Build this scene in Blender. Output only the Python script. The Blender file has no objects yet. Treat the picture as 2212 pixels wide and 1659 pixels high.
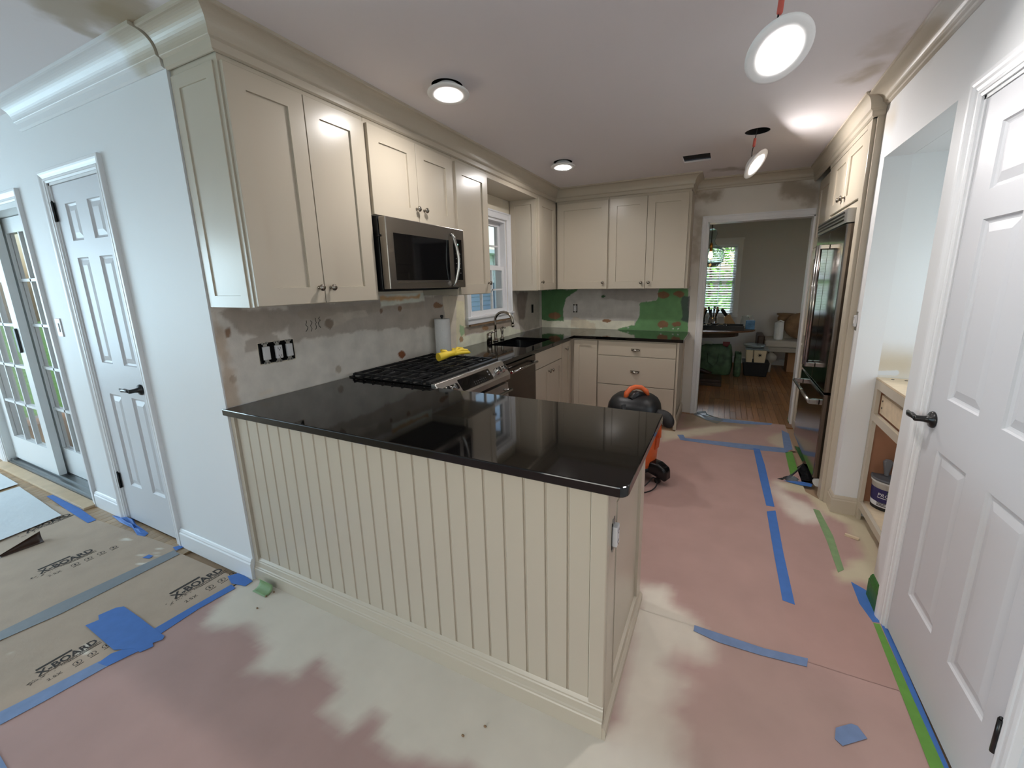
import bpy, bmesh, math, random
import numpy as np
from mathutils import Vector, Matrix
from mathutils.geometry import tessellate_polygon
random.seed(7)
SC = bpy.context.scene
COL = SC.collection
PI = math.pi
V = Vector

# ------------------------------------------------------------------ camera
FPX, PPX, PPY, IW, IH = 878.75, 43.22, -36.19, 2212, 1659
YAW, PITCH, ROLL = 0.441516, -0.205883, -0.0160919
CAM = V((2.08567, -1.04369, 1.47174))
_f = V((-math.sin(YAW)*math.cos(PITCH), math.cos(YAW)*math.cos(PITCH), math.sin(PITCH)))
_r = _f.cross(V((0, 0, 1))).normalized()
_u = _r.cross(_f)
CR = _r*math.cos(ROLL) + _u*math.sin(ROLL)
CU = -_r*math.sin(ROLL) + _u*math.cos(ROLL)
cd = bpy.data.cameras.new('camera')
cam = bpy.data.objects.new('camera', cd); COL.objects.link(cam)
cd.sensor_fit = 'HORIZONTAL'; cd.sensor_width = 36
cd.lens = 36*FPX/IW
cd.shift_x = -PPX/IW; cd.shift_y = PPY/IW
cd.clip_start = 0.02; cd.clip_end = 200
cam.matrix_world = Matrix(((CR.x, CU.x, -_f.x, CAM.x), (CR.y, CU.y, -_f.y, CAM.y), (CR.z, CU.z, -_f.z, CAM.z), (0, 0, 0, 1)))
SC.camera = cam

def at(u, v, ax, val):
    """the place in the room where a sight line meets the plane ax = val"""
    x = (u-IW/2-PPX)/FPX; y = (v-IH/2-PPY)/FPX
    d = CR*x - CU*y + _f
    i = 'xyz'.index(ax)
    return CAM + d*((val-CAM[i])/d[i])

# ------------------------------------------------------------------ world, daylight, exposure
w = bpy.data.worlds.new('world'); SC.world = w; w.use_nodes = True
nt = w.node_tree; nt.nodes.clear()
sky = nt.nodes.new('ShaderNodeTexSky'); sky.sky_type = 'NISHITA'
sky.sun_disc = False; sky.sun_elevation = math.radians(38); sky.sun_rotation = math.radians(200)
sky.air_density = 1.3; sky.dust_density = 3.0
bg = nt.nodes.new('ShaderNodeBackground'); bg.inputs['Strength'].default_value = SKY_STRENGTH = 0.24
wo = nt.nodes.new('ShaderNodeOutputWorld')
nt.links.new(sky.outputs[0], bg.inputs[0]); nt.links.new(bg.outputs[0], wo.inputs[0])

def area(name, loc, target, sx, sy, power, rgb):
    l = bpy.data.lights.new(name, 'AREA'); l.shape = 'RECTANGLE'; l.size = sx; l.size_y = sy
    l.energy = power; l.color = rgb
    o = bpy.data.objects.new(name, l); COL.objects.link(o); o.location = loc
    o.rotation_euler = (V(target)-V(loc)).to_track_quat('-Z', 'Y').to_euler()
    return o
# daylight entering at the window wall of the family room plus an added fill from behind the camera
area('daylight_family_room_window', (-4.93, -1.9, 1.35), (0, -1.9, 1.25), 2.25, 1.5, 106, (0.58, 0.83, 1.0))
area('daylight_patio_sky', (-2.7, 2.7, 3.9), (-2.6, -.4, .6), 2.6, 2.0, 90, (0.78, 0.91, 1.0))
area('added_rear_fill', (1.3, -3.13, 1.5), (1.3, 0, 1.3), 1.9, 1.15, 10, (0.66, 0.87, 1.0))  # added fill lamp, brightens faces turned towards the camera
area('daylight_dining_sky', (1.75, 9.1, 3.5), (1.9, 6.4, .9), 2.4, 1.6, 900, (0.80, 0.92, 1.0))
area('daylight_nook_window', (3.56, 1.44, 1.42), (2.8, 1.5, 1.35), .5, .75, 3.6, (0.80, 0.92, 1.0))

SC.view_settings.view_transform = 'Standard'
SC.view_settings.look = 'None'
SC.view_settings.gamma = 1
SC.view_settings.use_curve_mapping = False
SC.view_settings.exposure = 0.37
LAMP_EMIT = 268.0

# ------------------------------------------------------------------ materials
def lin(c):
    c = [x/255 for x in c]
    return tuple((x/12.92 if x <= .04045 else ((x+.055)/1.055)**2.4) for x in c)
MATS = {}
def mat(name, rgb, rough=.5, metal=0., var=0., vscale=8., bump=0., bscale=60., stretch=None, emit=0., trans=0., coat=0., spec=.5, attr=None, rnd=0., ior=1.45):
    if name in MATS: return MATS[name]
    m = bpy.data.materials.new(name); m.use_nodes = True; MATS[name] = m
    n = m.node_tree.nodes; l = m.node_tree.links
    b = n['Principled BSDF']; c = lin(rgb)
    b.inputs['Base Color'].default_value = (*c, 1)
    b.inputs['Roughness'].default_value = rough; b.inputs['Metallic'].default_value = metal
    b.inputs['Specular IOR Level'].default_value = spec
    b.inputs['IOR'].default_value = ior
    if coat: b.inputs['Coat Weight'].default_value = coat; b.inputs['Coat Roughness'].default_value = .1
    if trans: b.inputs['Transmission Weight'].default_value = trans
    if emit:
        b.inputs['Emission Color'].default_value = (*c, 1); b.inputs['Emission Strength'].default_value = emit
    src = None
    if attr:
        a = n.new('ShaderNodeVertexColor'); a.layer_name = attr; src = a.outputs[0]
    if var or bump:
        tc = n.new('ShaderNodeTexCoord'); mp = n.new('ShaderNodeMapping')
        if stretch: mp.inputs['Scale'].default_value = stretch
        l.new(tc.outputs['Object'], mp.inputs[0])
    if var:
        ns = n.new('ShaderNodeTexNoise'); ns.inputs['Scale'].default_value = vscale; ns.inputs['Detail'].default_value = 6
        l.new(mp.outputs[0], ns.inputs['Vector'])
        mr = n.new('ShaderNodeMapRange'); mr.inputs[1].default_value = .3; mr.inputs[2].default_value = .7
        mr.inputs[3].default_value = 1-var; mr.inputs[4].default_value = 1+var*.6
        l.new(ns.outputs[0], mr.inputs[0])
        hv = n.new('ShaderNodeVectorMath'); hv.operation = 'SCALE'
        if src: l.new(src, hv.inputs[0])
        else: hv.inputs[0].default_value = c
        l.new(mr.outputs[0], hv.inputs['Scale']); src = hv.outputs[0]
    if rnd:
        oi = n.new('ShaderNodeObjectInfo'); mr = n.new('ShaderNodeMapRange')
        mr.inputs[3].default_value = 1-rnd; mr.inputs[4].default_value = 1+rnd
        l.new(oi.outputs['Random'], mr.inputs[0])
        hv = n.new('ShaderNodeVectorMath'); hv.operation = 'SCALE'
        if src: l.new(src, hv.inputs[0])
        else: hv.inputs[0].default_value = c
        l.new(mr.outputs[0], hv.inputs['Scale']); src = hv.outputs[0]
    if src: l.new(src, b.inputs['Base Color'])
    if bump:
        nb = n.new('ShaderNodeTexNoise'); nb.inputs['Scale'].default_value = bscale; nb.inputs['Detail'].default_value = 4
        l.new(mp.outputs[0], nb.inputs['Vector'])
        bp = n.new('ShaderNodeBump'); bp.inputs['Strength'].default_value = bump; bp.inputs['Distance'].default_value = .01
        l.new(nb.outputs[0], bp.inputs['Height']); l.new(bp.outputs[0], b.inputs['Normal'])
    return m

def patches(m, plist, namp=.03, nscale=9):
    """paint patches with ragged edges on a flat material; plist: (p0, p1, radius, softness, rgb, amount) capsules in room metres"""
    n = m.node_tree.nodes; l = m.node_tree.links; b = n['Principled BSDF']
    geo = n.new('ShaderNodeNewGeometry')
    ns = n.new('ShaderNodeTexNoise'); ns.inputs['Scale'].default_value = nscale; ns.inputs['Detail'].default_value = 5
    l.new(geo.outputs['Position'], ns.inputs['Vector'])
    sb = n.new('ShaderNodeVectorMath'); sb.operation = 'SUBTRACT'; sb.inputs[1].default_value = (.5, .5, .5)
    l.new(ns.outputs['Color'], sb.inputs[0])
    sc = n.new('ShaderNodeVectorMath'); sc.operation = 'SCALE'; sc.inputs['Scale'].default_value = namp*4
    l.new(sb.outputs[0], sc.inputs[0])
    ad = n.new('ShaderNodeVectorMath'); ad.operation = 'ADD'
    l.new(geo.outputs['Position'], ad.inputs[0]); l.new(sc.outputs[0], ad.inputs[1])
    lk = b.inputs['Base Color'].links
    cur = lk[0].from_socket if lk else None
    base = b.inputs['Base Color'].default_value[:]
    for p0, p1, r, soft, rgb, amt in plist:
        p0 = V(p0); p1 = V(p1); d = p1-p0; L2 = max(d.length_squared, 1e-6)
        s = n.new('ShaderNodeVectorMath'); s.operation = 'SUBTRACT'; s.inputs[1].default_value = p0; l.new(ad.outputs[0], s.inputs[0])
        dt = n.new('ShaderNodeVectorMath'); dt.operation = 'DOT_PRODUCT'; dt.inputs[1].default_value = d/L2; l.new(s.outputs[0], dt.inputs[0])
        cl = n.new('ShaderNodeClamp'); l.new(dt.outputs['Value'], cl.inputs[0])
        pv = n.new('ShaderNodeVectorMath'); pv.operation = 'SCALE'; pv.inputs[0].default_value = d; l.new(cl.outputs[0], pv.inputs['Scale'])
        df = n.new('ShaderNodeVectorMath'); df.operation = 'DISTANCE'; l.new(s.outputs[0], df.inputs[0]); l.new(pv.outputs[0], df.inputs[1])
        mr = n.new('ShaderNodeMapRange'); mr.interpolation_type = 'SMOOTHSTEP'
        mr.inputs[1].default_value = r+soft; mr.inputs[2].default_value = r-soft; mr.inputs[3].default_value = 0; mr.inputs[4].default_value = amt
        l.new(df.outputs['Value'], mr.inputs[0])
        mx = n.new('ShaderNodeMix'); mx.data_type = 'RGBA'; l.new(mr.outputs[0], mx.inputs[0])
        if cur: l.new(cur, mx.inputs[6])
        else: mx.inputs[6].default_value = base
        mx.inputs[7].default_value = (*lin(rgb), 1); cur = mx.outputs[2]
    l.new(cur, b.inputs['Base Color'])
    return m

CABC = (192, 181, 163)
mat('wall_paint', (226, 226, 226), .55, bump=.04, bscale=180)
mat('wall_paint_right', (226, 226, 226), .55, bump=.04, bscale=180)
mat('wall_paint_back', (222, 216, 207), .6, bump=.05, bscale=150)
mat('wall_paint_nook', (228, 229, 229), .55, bump=.04, bscale=150)
mat('wall_upper', (222, 212, 192), .6, var=.06, vscale=5)
mat('dining_wall', (206, 202, 200), .6)
mat('ceiling_paint', (230, 224, 225), .85, bump=.03, bscale=120)
mat('trim_white', (228, 228, 229), .38, bump=.01, bscale=90)
mat('trim_crown_right', (214, 211, 206), .4, bump=.01, bscale=90)
mat('trim_crown', (224, 224, 225), .42, bump=.01, bscale=90)
mat('door_white', (207, 207, 210), .46, bump=.04, bscale=14)
mat('cab', CABC, .27, bump=.015, bscale=140)
mat('cab_gloss', CABC, .22)
mat('raw_wall', (170, 160, 146), .8, attr='paint', var=.13, vscale=10, bump=.10, bscale=60)
mat('granite', (13, 12, 12), .05, var=.5, vscale=420, spec=.6)
mat('steel', (186, 183, 179), .36, 1., var=.05, vscale=30, stretch=(1, 1, 60))
mat('steel_dark', (92, 86, 82), .22, 1., var=.06, vscale=20, stretch=(1, 1, 40))
mat('fridge_steel', (118, 110, 104), .12, 1., bump=.004, bscale=6)
mat('chrome', (176, 174, 171), .17, 1.)
mat('nickel', (150, 142, 132), .25, 1.)
mat('steel_mw', (152, 147, 141), .3, 1., var=.05, vscale=30, stretch=(1, 1, 60))
mat('black_glass', (8, 8, 10), .04, spec=.6)
mat('black_plastic', (22, 22, 24), .42)
mat('black_gloss', (14, 14, 16), .18)
mat('iron', (20, 20, 22), .45, bump=.1, bscale=200)
mat('black_metal', (16, 16, 17), .3, spec=.6)
mat('dark_hole', (24, 21, 20), .9)
mat('white_plastic', (212, 211, 212), .3)
mat('ivory_metal', (170, 166, 158), .35, .7)
mat('glass', (255, 255, 255), .0, trans=1., ior=1.1)
mat('jar_glass', (235, 245, 245), .02, trans=1., ior=1.3)
mat('orange', (214, 98, 48), .38)
mat('orange_dark', (196, 84, 40), .5)
mat('paper_towel', (228, 227, 226), .9, bump=.5, bscale=140)
mat('yellow_rubber', (232, 200, 62), .4)
mat('paper_pink', (163, 128, 120), .85, attr='paint', var=.06, vscale=5, bump=.32, bscale=6)
mat('board_brown', (152, 132, 114), .85, attr='paint', var=.06, vscale=9, bump=.08, bscale=60)
mat('ink', (58, 52, 48), .9)
mat('tape_blue', (66, 112, 182), .6, var=.08, vscale=20)
mat('tape_blue_pale', (112, 134, 172), .6, var=.12, vscale=20)
mat('tape_green', (98, 150, 62), .6, var=.1, vscale=20, bump=.3, bscale=30)
mat('tape_green_pale', (124, 150, 104), .6, var=.12, vscale=20)
mat('tape_green_dark', (52, 104, 44), .5, var=.12, vscale=15, bump=.3, bscale=30)
mat('tape_grey', (124, 128, 132), .4, var=.06, vscale=30)
mat('cloth_white', (206, 210, 212), .9, bump=.4, bscale=9)
mat('plastic_black', (30, 30, 32), .25, bump=.6, bscale=14)
mat('wood_floor', (150, 104, 60), .35, var=.25, vscale=6, stretch=(14, 1, 1), rnd=.22)
mat('wood_floor_left', (166, 136, 102), .4, var=.2, vscale=6, stretch=(14, 1, 1), rnd=.16)
mat('subfloor', (168, 140, 112), .8)
mat('birch', (216, 196, 166), .55, var=.1, vscale=5, stretch=(1, 6, 6))
mat('plywood_brown', (158, 112, 84), .6, var=.08, vscale=5)
mat('threshold', (196, 170, 138), .5, var=.1, vscale=12)
mat('alu', (120, 122, 122), .4, .8)
mat('slider_paint', (222, 224, 224), .35)
mat('light_lens', (255, 251, 249), .5, emit=LAMP_EMIT)
mat('lamp_trim', (236, 235, 233), .4)
mat('wire_red', (205, 96, 84), .5)
mat('skin_grey', (120, 120, 122), .4)
mat('ledge_tan', (140, 112, 84), .8)
mat('dwood', (112, 78, 52), .35, var=.2, vscale=5, stretch=(2, 12, 12))
mat('dark_wood', (66, 44, 32), .4, var=.2, vscale=6, stretch=(2, 12, 12))
mat('knife_block', (186, 148, 104), .5, var=.1, vscale=6)
mat('crock', (190, 186, 182), .15, .9)
mat('bag_green', (84, 108, 76), .5, var=.6, vscale=9, bump=.3, bscale=12)
mat('bag_black', (20, 19, 20), .5, bump=.3, bscale=10)
mat('bag_white', (206, 204, 190), .5)
mat('tub_beige', (206, 186, 152), .5)
mat('clear_plastic', (200, 210, 212), .15, trans=.7, ior=1.2)
mat('linen', (176, 168, 156), .85, bump=.2, bscale=80)
mat('pillow_brown', (132, 104, 78), .9, var=.35, vscale=7)
mat('cardboard', (140, 104, 72), .8)
mat('box_blue', (92, 138, 176), .5, var=.4, vscale=18)
mat('settee_grey', (150, 142, 130), .6)
mat('bulb', (255, 196, 120), .4, emit=22)
mat('brass', (190, 130, 70), .3, .9)
mat('blind', (205, 212, 216), .5)
mat('leaf_a', (70, 120, 52), .6, rnd=.2)
mat('leaf_b', (104, 152, 66), .6, rnd=.2)
mat('lawn', (96, 142, 66), .9, var=.3, vscale=3)
mat('siding_blue', (98, 114, 130), .6)
mat('siding_white', (206, 214, 218), .6)
mat('deck', (150, 146, 140), .7, var=.1, vscale=6)
mat('patio_white', (238, 238, 236), .5)
mat('pail_white', (214, 212, 208), .35)
mat('pail_label', (48, 42, 92), .5)
mat('print_white', (226, 226, 228), .6)
mat('print_green', (98, 150, 66), .6)
mat('lid_grey', (92, 92, 95), .45)
mat('red_badge', (120, 22, 28), .3)
mat('led', (150, 235, 210), .5, emit=4)
mat('rubber_dark', (34, 32, 32), .6)
mat('label_orange', (222, 140, 92), .5)

# ------------------------------------------------------------------ mesh helpers
class Fr:
    """a local frame: a along U, b along W, c along N"""
    def __init__(s, o, U, W, N): s.o = V(o); s.U = V(U); s.W = V(W); s.N = V(N)
    def __call__(s, a, b, c=0): return s.o + s.U*a + s.W*b + s.N*c
WORLD = Fr((0, 0, 0), (1, 0, 0), (0, 1, 0), (0, 0, 1))
def facing(d, off):
    """upright plane: +x, -x, -y or +y facing; a = the other level axis, b = height"""
    if d == '+x': return Fr((off, 0, 0), (0, 1, 0), (0, 0, 1), (1, 0, 0))
    if d == '-x': return Fr((off, 0, 0), (0, 1, 0), (0, 0, 1), (-1, 0, 0))
    if d == '-y': return Fr((0, off, 0), (1, 0, 0), (0, 0, 1), (0, -1, 0))
    return Fr((0, off, 0), (1, 0, 0), (0, 0, 1), (0, 1, 0))
ROOT = {}
class MB:
    def __init__(s): s.v = []; s.f = []; s.sm = []; s.col = None
    def add(s, vs, fs, smooth=False):
        k = len(s.v); s.v += [V(p) for p in vs]; s.f += [tuple(i+k for i in q) for q in fs]; s.sm += [smooth]*len(fs)
        return s
    def box(s, F, a0, a1, b0, b1, c0, c1):
        P = [F(a, b, c) for c in (c0, c1) for b in (b0, b1) for a in (a0, a1)]
        return s.add(P, [(0, 1, 3, 2), (4, 6, 7, 5), (0, 4, 5, 1), (2, 3, 7, 6), (0, 2, 6, 4), (1, 5, 7, 3)])
    def wbox(s, x0, x1, y0, y1, z0, z1): return s.box(WORLD, x0, x1, y0, y1, z0, z1)
    def prism(s, F, poly, c0, c1, smooth=False):
        n = len(poly); P = [F(a, b, c0) for a, b in poly] + [F(a, b, c1) for a, b in poly]
        s.add(P, [tuple(range(n)), tuple(range(2*n-1, n-1, -1))])
        k = len(s.v)-2*n
        for i in range(n): s.f.append((k+i, k+(i+1) % n, k+n+(i+1) % n, k+n+i)); s.sm.append(smooth)
        return s
    def rings(s, R, closed=True, cap=(True, True), smooth=True, loop=False):
        k = len(s.v); n = len(R[0])
        for r in R: s.v += [V(p) for p in r]
        m = len(R)
        for i in range(m if loop else m-1):
            for j in range(n if closed else n-1):
                a, b = i*n+j, i*n+(j+1) % n; i2 = (i+1) % m
                s.f.append((k+a, k+b, k+i2*n+(j+1) % n, k+i2*n+j)); s.sm.append(smooth)
        if closed and not loop:
            if cap[0]: s.f.append(tuple(k+j for j in range(n-1, -1, -1))); s.sm.append(False)
            if cap[1]: s.f.append(tuple(k+(m-1)*n+j for j in range(n))); s.sm.append(False)
        return s
    def lathe(s, c, ax, prof, n=20, cap=(True, True), smooth=True):
        ax = V(ax).normalized(); t = V((1, 0, 0)) if abs(ax.x) < .9 else V((0, 1, 0))
        e1 = ax.cross(t).normalized(); e2 = ax.cross(e1); c = V(c)
        return s.rings([[c+ax*h+(e1*math.cos(2*PI*j/n)+e2*math.sin(2*PI*j/n))*max(r, 1e-4) for j in range(n)] for r, h in prof], cap=cap, smooth=smooth)
    def cyl(s, p0, p1, r, r1=None, n=16):
        p0 = V(p0); p1 = V(p1); d = p1-p0
        return s.lathe(p0, d, [(r, 0), (r if r1 is None else r1, d.length)], n)
    def tube(s, pts, r, n=8, cap=(True, True)):
        pts = [V(p) for p in pts]; R = []; up = None
        for i, p in enumerate(pts):
            d = (pts[min(i+1, len(pts)-1)]-pts[max(i-1, 0)]).normalized()
            if up is None: up = d.cross(V((0, 0, 1)) if abs(d.z) < .9 else V((1, 0, 0))).normalized()
            e1 = (up-d*up.dot(d)).normalized(); e2 = d.cross(e1); up = e1
            rr = r[i] if isinstance(r, (list, tuple)) else r
            R.append([p+(e1*math.cos(2*PI*j/n)+e2*math.sin(2*PI*j/n))*rr for j in range(n)])
        return s.rings(R, cap=cap)
    def ball(s, c, r, n=14, m=8):
        c = V(c); r = (r, r, r) if not isinstance(r, (tuple, list)) else r
        return s.rings([[c+V((r[0]*math.sin(PI*max(i, .02)/m if i < m else PI*.002)*math.cos(2*PI*j/n), r[1]*math.sin(PI*max(i, .02)/m if i < m else PI*.002)*math.sin(2*PI*j/n), r[2]*math.cos(PI*i/m))) for j in range(n)] for i in range(m+1)])
    def sweep(s, prof, path, side=1, cap=True):
        """moulding: prof = (out, z) pairs, path = plan points; out is to the right of travel for side 1"""
        path = [V((p[0], p[1])) for p in path]; R = []
        def nrm(a, b):
            d = (b-a).normalized(); return V((d.y, -d.x))*side
        for i, p in enumerate(path):
            if i == 0: m = nrm(path[0], path[1])
            elif i == len(path)-1: m = nrm(path[-2], path[-1])
            else:
                a, b = nrm(path[i-1], p), nrm(p, path[i+1]); m = (a+b); m = m/ (m.length_squared/2)
            R.append([V((p.x+m.x*o, p.y+m.y*o, z)) for o, z in prof])
        return s.rings(R, smooth=False, cap=(cap, cap))
    def build(s, name, m, parent=None, bevel=0., seg=2, col=None, weld=False):
        me = bpy.data.meshes.new(name)
        if parent is not None: org = ROOT[parent.name]
        else:
            A = np.array([tuple(p) for p in s.v]); lo = A.min(0); hi = A.max(0)
            org = V(((lo[0]+hi[0])/2, (lo[1]+hi[1])/2, lo[2]))
        me.from_pydata([tuple(p-org) for p in s.v], [], s.f)
        me.polygons.foreach_set('use_smooth', s.sm)
        bm = bmesh.new(); bm.from_mesh(me)
        if weld: bmesh.ops.remove_doubles(bm, verts=bm.verts, dist=1e-5)
        bmesh.ops.recalc_face_normals(bm, faces=bm.faces); bm.to_mesh(me); bm.free()
        if col is not None:
            ca = me.color_attributes.new('paint', 'FLOAT_COLOR', 'POINT')
            ca.data.foreach_set('color', np.asarray(col, np.float32).ravel())
        me.materials.append(MATS[m]); me.update()
        o = bpy.data.objects.new(name, me); COL.objects.link(o)
        if parent is not None: o.parent = parent
        else: o.location = org
        ROOT[o.name] = org
        if bevel:
            b = o.modifiers.new('bevel', 'BEVEL'); b.width = bevel; b.segments = seg; b.limit_method = 'ANGLE'; b.angle_limit = math.radians(40)
        return o
def tag(o, label, cat, group=None, kind=None):
    o['label'] = label; o['category'] = cat
    if group: o['group'] = group
    if kind: o['kind'] = kind
    return o
def struct(o, label, cat): return tag(o, label, cat, kind='structure')
def thing(name, label, cat, loc, group=None):
    o = bpy.data.objects.new(name, None); COL.objects.link(o); o.location = loc; o.empty_display_size = .05
    ROOT[o.name] = V(loc); return tag(o, label, cat, group)
def dup(root, off, label=None, parent=None, rot=None):
    c = root.copy(); COL.objects.link(c); c.parent = parent
    if parent is None: c.location = root.location + V(off)
    if rot: c.rotation_euler = rot
    ROOT[c.name] = (V(c.location) if parent is None else ROOT[parent.name])
    if label: c['label'] = label
    for ch in list(root.children): dup(ch, (0, 0, 0), None, c)
    return c
def cells(F, mb, A0, A1, B0, B1, holes, c0, c1):
    """a slab with rectangular holes"""
    As = sorted({A0, A1, *[h[0] for h in holes], *[h[1] for h in holes]}); Bs = sorted({B0, B1, *[h[2] for h in holes], *[h[3] for h in holes]})
    As = [a for a in As if A0 <= a <= A1]; Bs = [b for b in Bs if B0 <= b <= B1]
    for i in range(len(As)-1):
        for j in range(len(Bs)-1):
            ma, mb_ = (As[i]+As[i+1])/2, (Bs[j]+Bs[j+1])/2
            if any(h[0] < ma < h[1] and h[2] < mb_ < h[3] for h in holes): continue
            mb.box(F, As[i], As[i+1], Bs[j], Bs[j+1], c0, c1)
    return mb
def rr(a0, a1, b0, b1, r, n=4):
    P = []
    for cx, cy, t0 in ((a1-r, b1-r, 0), (a0+r, b1-r, 90), (a0+r, b0+r, 180), (a1-r, b0+r, 270)):
        for i in range(n+1):
            t = math.radians(t0+90*i/n); P.append((cx+r*math.cos(t), cy+r*math.sin(t)))
    return P
def text_mesh(body, size, F, c, mname, name, parent, italic=0., width=1., bold=0.):
    cu = bpy.data.curves.new(name, 'FONT'); cu.body = body; cu.size = size; cu.shear = italic; cu.resolution_u = 2; cu.offset = size*bold
    cu.align_x = 'LEFT'
    o = bpy.data.objects.new(name, cu); COL.objects.link(o)
    dg = bpy.context.evaluated_depsgraph_get(); me = bpy.data.meshes.new_from_object(o.evaluated_get(dg))
    mb = MB(); mb.v = [F(v.co.x*width, v.co.y, c) for v in me.vertices]
    mb.f = [tuple(p.vertices) for p in me.polygons]; mb.sm = [False]*len(mb.f)
    bpy.data.objects.remove(o); bpy.data.curves.remove(cu); bpy.data.meshes.remove(me)
    return mb.build(name, mname, parent)

# painted-surface colour masks (paint overspray, filler patches): polygons in plan metres
def poly_sdf(px, py, poly):
    d = np.full(px.shape, 1e9); ins = np.zeros(px.shape, bool); n = len(poly)
    for i in range(n):
        x0, y0 = poly[i]; x1, y1 = poly[(i+1) % n]
        ex, ey = x1-x0, y1-y0; t = np.clip(((px-x0)*ex+(py-y0)*ey)/(ex*ex+ey*ey+1e-12), 0, 1)
        d = np.minimum(d, np.hypot(px-x0-t*ex, py-y0-t*ey))
        c = ((y0 > py) != (y1 > py)) & (px < (x1-x0)*(py-y0)/((y1-y0)+1e-12)+x0); ins ^= c
    return np.where(ins, -d, d)
def vnoise(px, py, s, seed):
    rg = np.random.RandomState(seed); T = rg.rand(64, 64)
    x = px*s; y = py*s; xi = np.floor(x).astype(int); yi = np.floor(y).astype(int); fx = x-xi; fy = y-yi
    fx = fx*fx*(3-2*fx); fy = fy*fy*(3-2*fy)
    g = lambda a, b: T[a % 64, b % 64]
    return (g(xi, yi)*(1-fx)+g(xi+1, yi)*fx)*(1-fy)+(g(xi, yi+1)*(1-fx)+g(xi+1, yi+1)*fx)*fy - .5
def paint(px, py, base, layers, seed=1):
    col = np.ones((len(px), 4)); col[:, :3] = lin(base)
    for k, (poly, rgb, soft, rag, amt) in enumerate(layers):
        d = poly_sdf(px, py, poly)
        d = d + rag*(vnoise(px, py, 9, seed+k)*1.2+vnoise(px, py, 25, seed+k+50)*.7+vnoise(px, py, 70, seed+k+90)*.35)
        t = np.clip(.5-d/(2*soft), 0, 1); t = (t*t*(3-2*t)*amt)[:, None]
        col[:, :3] = col[:, :3]*(1-t)+np.array(lin(rgb))*t
    return col

# ------------------------------------------------------------------ dimensions of the place
H = 2.45           # ceiling
XR = 2.805         # right wall
YB = 3.68          # back wall
YD = 7.0           # far wall of the dining room
ZU = 1.387         # underside of wall cabinets
ZD = 2.297         # top of wall cabinet doors
ZC = .914          # worktop
CX = .335          # door face of the wall cabinets

# ------------------------------------------------------------------ floor and planks
fl = struct(MB().wbox(-5.2, 4.6, -4.4, 7.2, -.06, -.014).build('floor', 'subfloor'), 'hardwood strip floor mostly hidden under protective paper', 'floor')
PL = {}
def plank(L, mname, x, y, nm='plank'):
    key = (L, mname)
    if key not in PL:
        PL[key] = MB().wbox(-.0279, .0279, 0, L, -.014, 0).build(nm, mname, fl, bevel=.0012, seg=1)
        o = PL[key]
    else:
        o = PL[key].copy(); COL.objects.link(o)
    o.location = V((x, y, 0))
    return o
for i in range(30):
    x = 1.74+i*.057; y = 3.56+random.choice((0, -.35, -.6))*.0
    y = 3.56
    first = random.choice((.35, .6, .85))
    while y < 6.95:
        L = first if y == 3.56 else random.choice((.85, 1.1, .6))
        L = min(L, round((6.98-y)*20)/20)
        if L < .1: break
        plank(L, 'wood_floor', x, y); y += L+.0015
for i in range(58):
    plank(1.1, 'wood_floor_left', -3.86+i*.057, -1.09)
for o in PL.values(): pass

# ------------------------------------------------------------------ walls
# wall with patio door and closet door (plane y = 0, x < 0)
FW = facing('-y', 0)
DCL = (-1.335, -.735, 2.045)      # closet door opening
DFR = (-3.46, -1.815, 2.0)        # patio door opening
wl = struct(cells(FW, MB(), -5.2, 0, 0, H, [(DCL[0], DCL[1], -1, DCL[2]), (DFR[0], DFR[1], -1, DFR[2])], -.14, 0).build('wall_front', 'wall_paint'), 'white painted wall with closet door and patio door', 'wall')
# sink wall (plane x = 0)
W1 = (2.075, 2.80, 1.155, 2.09)
FS = facing('+x', 0)
ws = struct(cells(FS, MB(), .14, YB+.14, 0, H, [(W1[0], W1[1], W1[2], W1[3]), (.187, .370, 1.090, 1.194), (3.377, 3.428, 1.112, 1.213)], -.14, 0).build('wall_left', 'wall_upper'), 'kitchen wall behind the sink and range', 'wall')
ws['note'] = 'kitchen'
del ws['note']
# back wall with doorway
FB = facing('-y', YB)
DW_ = (1.872, 2.788, 2.045)
wb = struct(cells(FB, MB(), -.14, XR+.8, 0, H, [(DW_[0], DW_[1], -1, DW_[2]), (.422, .473, 1.103, 1.207)], -.12, 0).build('wall_back', 'wall_paint_back'), 'back kitchen wall with doorway to the dining room', 'wall')
# right wall with nook opening and white door
NK = (1.125, 1.915, 2.10)
DR = (.20, .93, 2.045)
FRt = facing('-x', XR)
wr = struct(cells(FRt, MB(), -4.2, YB, 0, H, [(NK[0], NK[1], -1, NK[2]), (DR[0], DR[1], -1, DR[2]), (2.06, YB+1, -1, H+1)], -.12, 0).build('wall_right', 'wall_paint_right'), 'white right wall with desk nook and door', 'wall')
mb = MB().wbox(XR+.72, XR+.84, 1.98, YB, 0, H)
struct(mb.build('wall_fridge_alcove', 'wall_paint_right'), 'wall behind the refrigerator alcove', 'wall')
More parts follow.
